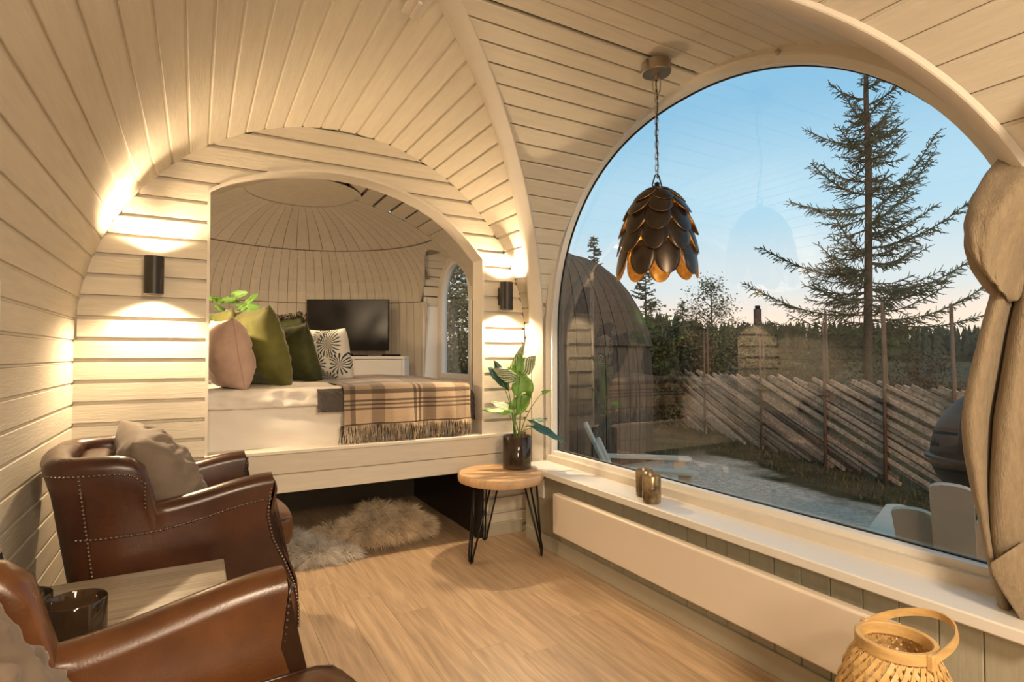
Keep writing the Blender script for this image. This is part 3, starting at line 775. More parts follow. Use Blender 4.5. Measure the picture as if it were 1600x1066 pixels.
cushion('velvet_cushion', (-.13, 2.80, .80), (radians(33), radians(5), radians(-80)), .50, .46, .20, M['greyvelvet'], 'crumpled taupe velvet cushion in the far leather armchair', seed=2, wr=.020, n=40)
cushion('velvet_cushion', (-.27, 1.06, .74), (radians(20), radians(6), radians(-84)), .42, .42, .16, M['greyvelvet'], 'crumpled taupe velvet cushion in the nearest leather armchair', seed=5, wr=.020, n=40)

# ================================================================== table between the chairs
tb = empty('lamp_table', (-.21, 1.90, 0), label='low square oak table with dark edge between the two leather armchairs', cat='table')
MB().cbox(-.305, .305, -.43, .43, .525, .55, .003).build('table_top', M['oaktable'], tb)
MB().cbox(-.309, .309, -.434, .434, .505, .5245, .002).build('table_edge', M['darkedge'], tb)
for sx_, sy_ in ((1,1),(1,-1),(-1,1),(-1,-1)): MB().cbox(sx_*.28-.018, sx_*.28+.018, sy_*.40-.018, sy_*.40+.018, 0, .505).build('leg', M['darkedge'], tb)
MB().box(-.305, .305, -.0008, .0008, .5502, .5506).build('joint', M['sheet'], tb)
def tumbler(loc, r, h, label, m, cat='candle holder', wax=True, group=None):
    t = empty('candle_glass', loc, label=label, cat=cat, group=group)
    mb = MB(); mb.lathe([(.001, 0), (r*.9, 0), (r*.985, .006), (r, .02), (r, h-.003), (r-.002, h), (r-.004, h-.003), (r-.004, .022), (.001, .016)], 40, cap=False)
    autosmooth(mb.build('glass', m, t), 50)
    if wax: mb = MB(); mb.lathe([(.001, .020), (r-.006, .020), (r-.006, .05), (.001, .052)], 24, cap=False); mb.build('candle', M['soil'] if wax == 2 else M['sheet'], t, True)
    return t
tumbler((-.262, 1.79, .5508), .068, .13, 'smoky brown glass candle holder on the oak table, the front one', M['glassbrown'], wax=False)
tumbler((-.385, 1.88, .5508), .063, .13, 'smoky brown glass candle holder on the oak table, behind the front one and half hidden', M['glassbrown'], wax=False)
tumbler((2.022+.02, 2.16, .5425), .047, .14, 'mottled bronze candle holder on the window sill, the right one of two', M['mercury'], wax=2)
tumbler((2.085+.02, 2.28, .5425), .047, .14, 'mottled bronze candle holder on the window sill, the left one of two', M['mercury'], wax=2)

# leaflet and hanging sheet on the left wall
def printed(name, mats_rects, loc, rot, w, h, label, cat, th=.003):
    e = empty(name, loc, label=label, cat=cat); e.rotation_euler = rot
    MB().cbox(-w/2, w/2, 0, th, 0, h, .0006).build('sheet', M['socket'], e)
    for nm, m, x0, x1, z0, z1 in mats_rects: MB().box(x0, x1, -.0006, 0, z0, z1).build(nm, m, e)
    return e
M['sky1'] = mat('print_sky', (.72, .66, .60), .5, var=.05); M['sky2'] = mat('print_sunset', (.75, .42, .16), .5, var=.1); M['prdark'] = mat('print_dark', (.05, .05, .045), .5)
M['prblue'] = mat('print_pale_blue', (.55, .62, .70), .5, var=.03)
lf = printed('leaflet', [('picture', M['sky1'], -.095, .095, .19, .285), ('picture', M['sky2'], -.095, .095, .165, .19), ('picture', M['prdark'], -.095, .095, .135, .16), ('picture', M['sky1'], -.095, .095, .03, .13)],
        (-.47, 2.14, .5508), (radians(-12), 0, radians(92)), .20, .30, 'printed leaflet with sunset pictures leaning on the left wall behind the oak table', 'leaflet')
for i, (x, h) in enumerate(((.03, .05), (.055, .07), (.075, .045))):
    mb = MB(); mb.add([(x-.012, -.0012, .04), (x+.012, -.0012, .04), (x, -.0012, .04+h)], [(0, 1, 2)]); mb.build('printed_tree', M['prdark'], lf, fix=False)
printed('wall_print', [('picture', M['prblue'], -.28, .28, .02, .44)], (-.542, 2.02, 1.09), (0, 0, radians(90)), .60, .46, 'pale print hanging on the left boarded wall at the left picture edge', 'picture', th=.012)

# ================================================================== side table, pot, plant
st = empty('side_table', (1.75, 3.245, 0), label='round pale wood side table on black hairpin legs by the window corner', cat='table')
mb = MB(); R = .285; V = []
prof = [(.001, .478), (R*.96, .478), (R*.985, .486), (R*.995, .505), (R*.985, .524), (R*.955, .532), (.001, .533)]
m_ = 72
for r, z in prof:
    for k in range(m_):
        a = 2*pi*k/m_; w = 1+.018*sin(3*a+1)+.010*sin(5*a)+.006*sin(11*a); V.append((r*w*cos(a), r*w*sin(a), z))
F_ = [(i*m_+k, i*m_+(k+1) % m_, (i+1)*m_+(k+1) % m_, (i+1)*m_+k) for i in range(len(prof)-1) for k in range(m_)]
top_ = fixn(mk('table_top', V, F_, M['wood_slice'], st)); autosmooth(top_, 40)
for a in (radians(197), radians(-43), radians(87)):
    d = Vector((cos(a), sin(a), 0)); q = Vector((-sin(a), cos(a), 0)); mb = MB()
    foot = d*.268+Vector((0, 0, .009)); tp = d*.17
    mb.tube([tp+q*.075+Vector((0,0,.476)), foot+q*.020+Vector((0,0,.045)), foot+q*.016+Vector((0,0,.012)), foot, foot-q*.016+Vector((0,0,.012)), foot-q*.020+Vector((0,0,.045)), tp-q*.075+Vector((0,0,.476))], .0065, 8)
    mb.tube([d*.235+Vector((0,0,.476)), foot+Vector((0,0,.01))], .0065, 8)
    mb.tube([tp+q*.085+Vector((0,0,.473)), tp-q*.085+Vector((0,0,.473))], .007, 6)
    mb.build('leg', M['black'], st, True)
pot = empty('plant_pot', (1.90, 3.30, .534), label='potted foliage plant in a smoky brown glass cylinder on the round side table', cat='plant')
mb = MB(); r = .097; mb.lathe([(.001, 0), (r-.01, 0), (r, .008), (r, .215), (r-.003, .218), (r-.006, .215), (r-.006, .02), (.001, .015)], 44, cap=False); autosmooth(mb.build('glass_pot', M['glassbrown'], pot), 50)
mb = MB(); mb.lathe([(.001, .02), (r-.012, .02), (r-.010, .19), (.05, .20), (.001, .205)], 30, cap=False); mb.build('soil', M['soil'], pot, True)
def varieg():
    m = mat('variegated_leaf', (.10, .17, .06), .4, var=.2, nscale=9)
    nt, N, L, b = nodes(m); src = b.inputs['Base Color'].links[0].from_socket
    uv = N('ShaderNodeUVMap'); w = N('ShaderNodeTexWave'); w.wave_type = 'BANDS'; w.bands_direction = 'DIAGONAL'; w.inputs['Scale'].default_value = 3.2; w.inputs['Distortion'].default_value = 3; w.inputs['Detail'].default_value = 2
    L(uv.outputs[0], w.inputs['Vector']); r = N('ShaderNodeValToRGB'); r.color_ramp.elements[0].position = .55; r.color_ramp.elements[1].position = .68; L(w.outputs['Fac'], r.inputs[0])
    mx = N('ShaderNodeMix'); mx.data_type = 'RGBA'; L(r.outputs[0], mx.inputs['Factor']); L(src, mx.inputs['A']); mx.inputs['B'].default_value = (.62, .62, .44, 1); L(mx.outputs['Result'], b.inputs['Base Color']); return m
M['varieg'] = varieg()
def leafmesh(name, base, tip, w, m, parent, nrm, cup=.12, droop=.1, heart=.25, n=9, k=7, uv=True):
    base = Vector(base); tip = Vector(tip); d = tip-base; Lg = d.length; t = d.normalized(); nrm = Vector(nrm); nrm = (nrm-t*nrm.dot(t)).normalized(); s_ = t.cross(nrm)
    V = []; F_ = []; U = []
    for i in range(n+1):
        q = i/n; ww = w/2*(sin(pi*min(1, q*.93+.07)**.72))**.85*(1-.25*q) if q < 1 else .0
        for j in range(k):
            e = -1+2*j/(k-1); back = heart*Lg*abs(e)**1.5*(1-q)**3
            p = base+t*(q*Lg-back)+s_*e*ww+nrm*(cup*w*abs(e)**1.6*(1-.4*q)-droop*Lg*q*q+.012*w/.1*sin(q*18+abs(e)*6)*abs(e)*.5)
            V.append(p); U.append((q, (e+1)/2))
    for i in range(n):
        for j in range(k-1): F_.append((i*k+j, (i+1)*k+j, (i+1)*k+j+1, i*k+j+1))
    o = mk(name, V, F_, m, parent, True, uvs=U)
    md = o.modifiers.new('thickness', 'SOLIDIFY'); md.thickness = .0012; return o
cr_ = Vector((cos(radians(29.428)), -sin(radians(29.428)), 0)); cf_ = Vector((sin(radians(29.428)), cos(radians(29.428)), 0))
def PL(px, py, dep=0): # position relative to the pot top centre, px measured from (810,680), 4.42 mm each
    return cr_*((px-808)*.00435)+Vector((0, 0, .205+(678-py)*.00435))+cf_*dep
UPN = -cf_
lv = [ # base, tip, width, material, normal, depth
 ((818,607), (812,574), .165, 'leaf', Vector((0,0,.5))-cf_, 0, .02), ((801,586), (770,570), .10, 'varieg', -cf_+Vector((0,0,.4)), -.02, .05),
 ((772,570), (797,606), .11, 'leaf2', -cf_+Vector((0,0,.6)), .0, .1), ((816,574), (838,550), .125, 'varieg', -cf_+Vector((0,0,.3)), .03, .05),
 ((803,572), (821,528), .07, 'varieg', -cf_, .05, 0), ((812,574), (814,545), .06, 'leaf', -cf_, -.02, 0),
 ((800,570), (806,588), .08, 'leaf', -cf_, .02, 0), ((795,640), (753,631), .085, 'leaf', -cf_*.4+Vector((0,0,1)), -.06, .1),
 ((797,636), (765,622), .10, 'varieg', -cf_*.5+Vector((0,0,1)), .03, .1), ((806,634), (832,608), .125, 'leaf', -cf_+Vector((0,0,.4)), .02, .05),
 ((834,658), (886,682), .085, 'leaf2', -cf_*.7+Vector((0,0,1)), -.08, .12), ((850,650), (828,650), .05, 'leaf2', -cf_*.5+Vector((0,0,1)), -.05, 0),
 ((848,608), (862,604), .03, 'leaf', -cf_, 0, 0)]
stm = [((818,607), 0), ((790,580), 0), ((784,590), 0), ((818,572), .03), ((803,572), .04), ((795,640), -.05), ((797,636), .03), ((808,632), .02), ((836,660), -.07), ((848,608), 0), ((815,574), -.02)]
for (a, b, w, mm, nr, dep, dr) in lv: leafmesh('leaf', PL(*a, dep), PL(*b, dep+.01), w, M[mm], pot, nr, droop=dr)
for i, ((px, py), dep) in enumerate(stm):
    e = PL(px, py, dep); b0 = Vector((.02*cos(i*2.1), .02*sin(i*2.1), .195)); mid = b0.lerp(e, .5)+Vector((-(e.x-b0.x)*.25, -(e.y-b0.y)*.25, .03))
    mb = MB(); pts = [b0*(1-t)**2+mid*2*t*(1-t)+e*t*t for t in [k/8 for k in range(9)]]; mb.tube(pts, .0045, 6, r2=.0022); mb.build('stem', M['stem'], pot, True)

# ================================================================== heater, socket
ht = empty('panel_heater', (1.955, 1.96, .18), label='long white panel heater mounted below the window sill', cat='heater')
mb = MB(); bm = bmesh.new(); MB_ = MB().box(0, .05, -.99, .99, 0, .25); o = MB_.build('panel', M['heater'], ht); md = o.modifiers.new('b', 'BEVEL'); md.width = .010; md.segments = 3; autosmooth(o, 60)
for y_ in (-.8, .7): MB().box(.05, .106, y_, y_+.1, .05, .2).build('wall_bracket', M['socket'], ht)
so = empty('wall_socket', (2.060, 3.24, .33), label='white double wall socket behind the right leg of the side table', cat='socket')
o = MB().box(-.012, 0, -.04, .04, 0, .13).build('plate', M['socket'], so); md = o.modifiers.new('b', 'BEVEL'); md.width = .004; md.segments = 2
for z in (.035, .095): mb = MB(); mb.tube([(-.0125, 0, z), (-.0135, 0, z)], .022, 20); mb.build('outlet', M['trim'], so)

# ================================================================== bed
bed = empty('bed', (.62, 4.65, .711), label='wide bed with white sheets built into the arched recess', cat='bed')
def cloth_box(name, x0, x1, y0, y1, z0, z1, r, m, amp, sc, seed, nx=60, ny=30, nz=8):
    bm = bmesh.new(); bmesh.ops.create_cube(bm, size=2)
    bmesh.ops.subdivide_edges(bm, edges=bm.edges, cuts=31, use_grid_fill=True)
    c = Vector(((x0+x1)/2, (y0+y1)/2, (z0+z1)/2)); h = Vector(((x1-x0)/2, (y1-y0)/2, (z1-z0)/2))
    for v in bm.verts:
        d = Vector((v.co.x*h.x, v.co.y*h.y, v.co.z*h.z)); cl = Vector([max(-h[i]+r, min(h[i]-r, d[i])) for i in range(3)]); e = d-cl
        if e.length > 1e-6: nn = e.normalized(); d = cl+nn*r
        else: nn = Vector((0, 0, 1))
        p = Vector((d.x*sc, d.y*sc, d.z*sc*.6))+Vector((seed, seed, seed)); d += nn*amp*(noise.noise(p)+.5*noise.noise(p*2.3)); v.co = c+d
    me = bpy.data.meshes.new(name); bm.to_mesh(me); bm.free(); me.materials.append(m); me.polygons.foreach_set('use_smooth', [True]*len(me.polygons))
    return link(bpy.data.objects.new(name, me), bed)
cloth_box('mattress', -1.10, 1.08, -.93, .95, .002, .275, .035, M['sheet'], .012, 5, 1)
# front sheet with diagonal drag folds
V = []; F_ = []
for i in range(61):
    for j in range(17):
        x = -.572+1.63*i/60; z = .012+.262*j/16
        f = .015*sin((x*2.2+z*6.5)*3.2+noise.noise(Vector((x*3, z*5, 0)))*2.2)*sin(pi*j/16)**.6*(1-smoothstep(.2, .6, x)*.7)
        V.append((x, -.945-.012*(1-j/16)-f, z))
for i in range(60):
    for j in range(16): F_.append((i*17+j, (i+1)*17+j, (i+1)*17+j+1, i*17+j+1))
o = mk('sheet', V, F_, M['sheet'], bed, True); md = o.modifiers.new('t', 'SOLIDIFY'); md.thickness = .003
# duvet / folded top layer on the left part
V = []; F_ = []
nx, nj = 70, 26
for i in range(nx+1):
    for j in range(nj+1):
        x = -.572+.952*i/nx; edge = smoothstep(1, .9, i/nx)
        s_ = j/nj
        if s_ < .22: q = s_/.22; y = -.972+.004*sin(x*30)*(1-q); z = .268+.078*q
        elif s_ < .4: q = (s_-.22)/.18; a = q*pi/2; y = -.972+.05*(1-cos(a)); z = .346+.03*sin(a)
        else: q = (s_-.4)/.6; y = -.922+1.75*q; z = .376
        p = Vector((x*6, s_*8, 3)); f = noise.noise(p)*.026+noise.noise(p*2.5)*.014
        f += .007*sin(x*52+noise.noise(Vector((x*4, 0, 1)))*5)*(smoothstep(.45, .1, s_))
        z += f*(.4 if s_ > .4 else .25)+.018*smoothstep(-.5, .1, x)*smoothstep(.45, .2, i/nx*0+s_*0+.3)*(1 if s_ > .2 else 0); y -= f*(1 if s_ < .4 else 0)
        z -= .085*(1-edge)*(1 if s_ > .22 else 0)
        V.append((x, y, z))
for i in range(nx):
    for j in range(nj): q = i*(nj+1)+j; F_.append((q, q+nj+1, q+nj+2, q+1))
o = mk('duvet', V, F_, M['sheet'], bed, True); md = o.modifiers.new('t', 'SOLIDIFY'); md.thickness = .012; md.offset = -1
def sheet_over(x0, x1, ye, yback, ztop, drop, nx, nd, nt_, wav, seed, xr=0, lift=0.0, m=None, name='cloth', yoff=0, taper=0):
    V = []; U = []
    for i in range(nx+1):
        x = x0+(x1-x0)*i/nx
        for j in range(nd+nt_+1):
            if j <= nd:                         # hanging part, from hem upwards
                q = j/nd; z = ztop-drop*(1-q)-.012; wv = wav*(1-q*.75)*sin(x*17+seed+q*1.2)+.4*wav*sin(x*41+seed*2)*(1-q)
                y = ye-.016-wv-.012*(1-q); r = .03
                if q > .86: a = (q-.86)/.14; y += .030*a*a; z += .006*a
            else:
                q = (j-nd)/nt_; y = ye+.02+(yback-ye)*q; z = ztop+.006*noise.noise(Vector((x*5, y*5, seed)))+.012*sin(y*6+x*4+seed)*q+lift*sin(pi*q)*sin(pi*i/nx)
            xx = x+taper*(1 if j > nd else 0)*((j-nd)/nt_)
            V.append((xx, y, z)); U.append((i/nx, j/(nd+nt_)))
    k = nd+nt_+1; F_ = [(i*k+j, (i+1)*k+j, (i+1)*k+j+1, i*k+j+1) for i in range(nx) for j in range(k-1)]
    return V, F_, U
qt = empty('quilted_bedspread', (0, 0, 0), label='charcoal quilted bedspread under the tartan throw', cat='bedspread')
V, F_, U = sheet_over(.95, 1.76, 3.648, 5.5, 1.092, .20, 40, 12, 40, .006, 2, taper=0)
V2 = []
for v, (a, b) in zip(V, U):
    x, y, z = v; r = smoothstep(.90, 1.0, a); z -= r*.05; V2.append((x, y+(.05*r if y < 3.7 else 0), z))
V, F_, U = V2, F_, U
n0 = len(V); Va, Fa, Ua = sheet_over(.66, 1.0, 3.648, 5.5, 1.088, .135, 20, 12, 40, .004, 5)
V += Va; F_ += [tuple(i+n0 for i in f) for f in Fa]; U += Ua
def quiltmat():
    m = M['quilt']; nt, N, L, b = nodes(m); bp = N('ShaderNodeBump'); bp.inputs['Strength'].default_value = .8; bp.inputs['Distance'].default_value = .01
    t = N('ShaderNodeTexCoord'); w = N('ShaderNodeTexWave'); w.inputs['Scale'].default_value = 14; w.bands_direction = 'DIAGONAL'; w.inputs['Distortion'].default_value = 1.5; L(t.outputs['Object'], w.inputs[0]); L(w.outputs['Fac'], bp.inputs['Height']); L(bp.outputs[0], b.inputs['Normal']); return m
o = mk('cover', V, F_, quiltmat(), qt, True, uvs=U); md = o.modifiers.new('t', 'SOLIDIFY'); md.thickness = .012
def tartan():
    m = mat('tartan_wool', (.5, .4, .28), .95, var=.1, nscale=60, bump=.5, bscale=150, sheen=.4)
    nt, N, L, b = nodes(m); src = b.inputs['Base Color'].links[0].from_socket
    uv = N('ShaderNodeUVMap'); sp = N('ShaderNodeSeparateXYZ'); L(uv.outputs[0], sp.inputs[0])
    nz = N('ShaderNodeTexNoise'); nz.inputs['Scale'].default_value = 60; 
    def stripes(sock, stops):
        r = N('ShaderNodeValToRGB'); cr = r.color_ramp; cr.interpolation = 'CONSTANT'
        while len(cr.elements) < len(stops): cr.elements.new(.5)
        for e, (p, v) in zip(cr.elements, stops): e.position = p; e.color = (v, v, v, 1)
        L(sock, r.inputs[0]); return r.outputs[0]
    D, G, B_ = .16, .55, 1.0
    v = stripes(sp.outputs['Y'], [(0, D), (.02, 1), (.135, 1), (.17, D), (.19, .95), (.215, D), (.235, .95), (.26, D), (.285, 1), (.30, 1), (.345, D), (.39, .6), (.46, D), (.50, .7), (.56, D), (.60, .45), (.68, .25), (.8, .5), (.9, .2)])
    u = stripes(sp.outputs['X'], [(0, .75), (.04, .3), (.08, .9), (.20, .55), (.30, 1), (.50, .95), (.52, D), (.545, .9), (.56, D), (.585, .9), (.60, .5), (.70, 1), (.86, .6), (.96, .9)])
    mu = N('ShaderNodeMath'); mu.operation = 'MULTIPLY'; L(v, mu.inputs[0]); L(u, mu.inputs[1])
    ad = N('ShaderNodeMath'); ad.operation = 'ADD'; L(v, ad.inputs[0]); L(u, ad.inputs[1]); hf = N('ShaderNodeMath'); hf.operation = 'MULTIPLY'; hf.inputs[1].default_value = .25; L(ad.outputs[0], hf.inputs[0])
    m2 = N('ShaderNodeMath'); m2.operation = 'MULTIPLY_ADD'; m2.inputs[1].default_value = .5; L(mu.outputs[0], m2.inputs[0]); L(hf.outputs[0], m2.inputs[2])
    r = N('ShaderNodeValToRGB'); cr = r.color_ramp; cr.elements[0].color = (.035, .025, .02, 1); cr.elements[0].position = .05; cr.elements[1].color = (.50, .37, .245, 1); cr.elements[1].position = .98
    e = cr.elements.new(.45); e.color = (.17, .12, .08, 1); L(m2.outputs[0], r.inputs[0])
    L(r.outputs[0], b.inputs['Base Color']); return m
th = empty('tartan_throw', (0, 0, 0), label='beige and brown tartan wool throw with fringe draped over the bed edge', cat='blanket')
V, F_, U = sheet_over(.81, 1.69, 3.612, 4.95, 1.105, .245, 60, 22, 30, .016, 0, taper=.0, lift=.03)
o = mk('blanket', V, F_, tartan(), th, True, uvs=U); md = o.modifiers.new('t', 'SOLIDIFY'); md.thickness = .007
mb = MB(); rf = random.Random(4); hem = [V[i*(22+30+1)] for i in range(61)]
for i in range(150):
    q = i/149*60; k = min(59, int(q)); a, b = Vector(hem[k]), Vector(hem[k+1]); p = a.lerp(b, q-k)
    ln = .10+rf.random()*.035; dx = rf.uniform(-.02, .02); dy = rf.uniform(-.012, .004); p.z += .004
    mb.tube([p, p+Vector((dx*.3, dy-.003, -ln*.35)), p+Vector((dx, dy, -ln*.7)), p+Vector((dx*rf.uniform(-.5, 1.6), dy*.5, -ln))], .0028, 4, r2=.0018)
tag(mb.build('fringe', mat('wool_fringe', (.45, .34, .22), .95, var=.35, nscale=25), th, True, fix=False), kind='stuff')
mb = MB(); rf = random.Random(9)
for i in range(120):
    x = .79+.90*rf.random(); p = Vector((x, 3.606-rf.random()*.006, .85)); ln = .10+rf.random()*.03; dx = rf.uniform(-.02, .02)
    mb.tube([p, p+Vector((dx*.4, -.002, -ln*.5)), p+Vector((dx, 0, -ln))], .003, 4, r2=.002)
tag(mb.build('under_fringe', mat('dark_wool_fringe', (.07, .06, .055), .95, var=.3, nscale=25), th, True, fix=False), kind='stuff')

# cushions on the bed
cushion('velvet_cushion', (.17, 3.98, 1.30), (radians(10), radians(0), radians(-76)), .46, .45, .24, M['pink'], 'dusty pink velvet cushion with piping, leftmost on the bed', piping=M['pink'], seed=1, wr=.012, pinch=.07)
cushion('velvet_cushion', (.37, 4.27, 1.35), (radians(17), radians(0), radians(-66)), .58, .58, .24, M['green'], 'large olive green velvet cushion on the bed next to the pink one', seed=3, wr=.018, pinch=.10)
cushion('velvet_cushion', (.16, 4.52, 1.35), (radians(14), 0, radians(-66)), .54, .56, .16, M['green'], 'olive green velvet cushion mostly hidden behind the large olive one', seed=13, wr=.018, pinch=.10)
rc = cushion('velvet_cushion', (.66, 4.66, 1.30), (radians(19), 0, radians(-60)), .50, .50, .18, M['dgreen'], 'dark green velvet cushion on the bed, between the olive and the palm cushions', seed=4, wr=.018, pinch=.10)
rc2 = cushion('ruffled_cushion', (.66, 4.90, 1.36), (radians(14), 0, radians(-60)), .48, .52, .15, M['dgreen'], 'dark cushion with a grey ruffled edge standing behind the dark green one', seed=8, wr=.015, pinch=.05)
mb = MB(); rf = random.Random(5)
for k, (x, y, z) in enumerate(rim_path(.48, .52, .05, 22)):
    for d in range(4):
        a = rf.uniform(0, pi); c = Vector((x*1.03+rf.uniform(-.012, .012), rf.uniform(-.03, .03), z*1.03+rf.uniform(-.012, .012))); v1 = Vector((cos(a), rf.uniform(-.6, .6), sin(a)))*.022; v2 = Vector((-sin(a)*.5, 1, cos(a)*.5)).normalized()*.018
        mb.add([c-v1-v2, c+v1-v2*.4, c+v1+v2, c-v1+v2*.6], [(0, 1, 2, 3)])
tag(mb.build('ruffle', M['ruffle'], rc2, fix=False), kind='stuff')
def palmmat():
    m = mat('palm_print_cotton', (.78, .74, .66), .75, var=.02); nt, N, L, b = nodes(m)
    uv = N('ShaderNodeUVMap'); last = None
    base = b.inputs['Base Color'].links[0].from_socket
    # several palm fans: angular stripes around scattered centres
    for (cx, cy, r, k, col) in ((.42, .42, .27, 13, (.03, .05, .055)), (.70, .78, .33, 15, (.05, .08, .07)), (.20, .72, .30, 11, (.07, .06, .02)), (.88, .40, .26, 11, (.03, .05, .06)), (.12, .2, .28, 12, (.10, .08, .025)), (.62, .1, .26, 13, (.03, .05, .06)), (.5, .97, .22, 17, (.04, .06, .05))):
        sp = N('ShaderNodeVectorMath'); sp.operation = 'SUBTRACT'; L(uv.outputs[0], sp.inputs[0]); sp.inputs[1].default_value = (cx, cy, 0)
        se = N('ShaderNodeSeparateXYZ'); L(sp.outputs[0], se.inputs[0]); at = N('ShaderNodeMath'); at.operation = 'ARCTAN2'; L(se.outputs['Y'], at.inputs[0]); L(se.outputs['X'], at.inputs[1])
        mu = N('ShaderNodeMath'); mu.operation = 'MULTIPLY'; mu.inputs[1].default_value = int(k*1.4); L(at.outputs[0], mu.inputs[0]); si = N('ShaderNodeMath'); si.operation = 'SINE'; L(mu.outputs[0], si.inputs[0])
        g1 = N('ShaderNodeMath'); g1.operation = 'GREATER_THAN'; g1.inputs[1].default_value = .25; L(si.outputs[0], g1.inputs[0])
        ln = N('ShaderNodeVectorMath'); ln.operation = 'LENGTH'; L(sp.outputs[0], ln.inputs[0])
        rr_ = N('ShaderNodeMath'); rr_.operation = 'MULTIPLY_ADD'; rr_.inputs[1].default_value = r*.16; rr_.inputs[2].default_value = r*.62; L(si.outputs[0], rr_.inputs[0])
        g2 = N('ShaderNodeMath'); g2.operation = 'LESS_THAN'; L(ln.outputs['Value'], g2.inputs[0]); L(rr_.outputs[0], g2.inputs[1])
        f = N('ShaderNodeMath'); f.operation = 'MULTIPLY'; L(g1.outputs[0], f.inputs[0]); L(g2.outputs[0], f.inputs[1])
        mx = N('ShaderNodeMix'); mx.data_type = 'RGBA'; L(f.outputs[0], mx.inputs['Factor']); L(last or base, mx.inputs['A']); mx.inputs['B'].default_value = (*col, 1); last = mx.outputs['Result']
    L(last, b.inputs['Base Color']); return m
cushion('palm_print_cushion', (.91, 4.58, 1.29), (radians(15), 0, radians(-52)), .42, .45, .20, palmmat(), 'white cushion with dark palm leaf print, rightmost on the bed', seed=6, wr=.012, pinch=.08)

# plant behind the cushions
bp2 = empty('bedside_plant', (-.02, 4.62, 1.09), label='bright green leafy plant at the left edge of the bed recess', cat='plant')
mb = MB(); mb.lathe([(.001, 0), (.07, 0), (.085, .16), (.08, .165), (.001, .15)], 20, cap=False); mb.build('pot', M['sconce'], bp2, True)
rf = random.Random(11)
for i in range(34):
    a = rf.uniform(0, 2*pi); rd = rf.uniform(.06, .22); zz = rf.uniform(.36, .66); b0 = Vector((.10+rd*cos(a)*1.15, rd*sin(a), zz)); d = Vector((cos(a), sin(a), rf.uniform(-.4, .5))).normalized()*rf.uniform(.09, .13)
    leafmesh('leaf', b0, b0+d, rf.uniform(.07, .09), M['leaf'], bp2, (rf.uniform(-.5, .5), -1, rf.uniform(.2, 1)), n=6, k=5)
    if i % 3 == 0: MB().tube([(0, 0, .14), (b0.x*.4, b0.y*.4, .3), tuple(b0)], .003, 5).build('stem', M['stem'], bp2, True)
for (x, z_) in ((.34, .60), (.30, .55), (.37, .63)): leafmesh('leaf', (x, 0, z_), (x+.05, 0, z_+.05), .045, M['leaf'], bp2, (0, -1, .3), n=6, k=5)
MB().tube([(.05, 0, .35), (.2, 0, .5), (.38, 0, .62)], .003, 5).build('stem', M['stem'], bp2, True)

# ================================================================== television and its cabinet
yaw = -radians(29.4)
tv = empty('television', (1.44, 6.25, 1.29), yaw, label='black flat television standing on the white cabinet beyond the bed', cat='television')
MB().cbox(-.455, .455, 0, .04, .055, .625, .006).build('housing', M['black'], tv)
MB().box(-.443, .443, -.002, 0, .07, .612).build('screen', M['screen'], tv)
MB().cbox(-.20, .20, -.09, .11, 0, .010).cbox(-.03, .03, .005, .035, .01, .06).build('stand', M['black'], tv)
cb = empty('media_cabinet', (1.44, 6.24, 0), yaw, label='low white cabinet with open shelf below the television', cat='cabinet')
mb = MB(); mb.cbox(-.62, .66, -.16, .12, 1.255, 1.285); mb.cbox(-.62, -.59, -.16, .12, 0, 1.254); mb.cbox(.63, .66, -.16, .12, 0, 1.254); mb.cbox(.10, .125, -.16, .12, 0, 1.254); mb.box(-.59, .63, .10, .12, 0, 1.254); mb.build('carcass', M['white'], cb)
MB().cbox(.126, .629, -.165, -.15, 1.08, 1.25).build('drawer', M['white'], cb)
MB().cbox(.126, .629, -.165, -.15, .80, 1.075).build('drawer', M['white'], cb)
bk = tag(MB().build('x', None) if False else MB().cbox(0, .10, -.05, .05, 0, .10, .01).build('storage_basket', M['bamboo']), 'small beige basket inside the open cabinet shelf under the television', 'basket'); bk.location = (1.52, 6.20, 1.01); bk.rotation_euler = (0, 0, yaw)
tag(MB().box(1.26, 1.66, 6.15, 6.32, .97, 1.008).build('trim_8', M['white']), kind='structure') if False else None
MB().cbox(-.59, .10, -.15, .10, .98, 1.005).build('shelf', M['white'], cb)
cbl = tag(MB().tube([(.0, 0, 0), (-.05, -.01, .10), (.0, -.02, .19), (.10, -.01, .20), (.17, 0, .12), (.18, 0, 0)], .011, 8).build('white_cable_loop', M['cable'], None, True), 'thick white cable loop standing in the open cabinet shelf', 'cable'); cbl.location = (1.42, 6.14, 1.006); cbl.rotation_euler = (0, 0, yaw)
mb = MB(); mb.cbox(-.11, .11, -.06, .06, 0, .028).build('media_box', M['black']); o = bpy.data.objects['media_box']; tag(o, 'small black media box in front of the television foot', 'device'); o.location = (1.36, 6.17, 1.2855); o.rotation_euler = (0, 0, yaw)
o = MB().cbox(-.10, .10, -.025, .025, 0, .02).build('remote_control', M['black']); tag(o, 'black remote control on the cabinet right of the television foot', 'remote control'); o.location = (1.86, 6.0, 1.2855); o.rotation_euler = (0, 0, yaw)

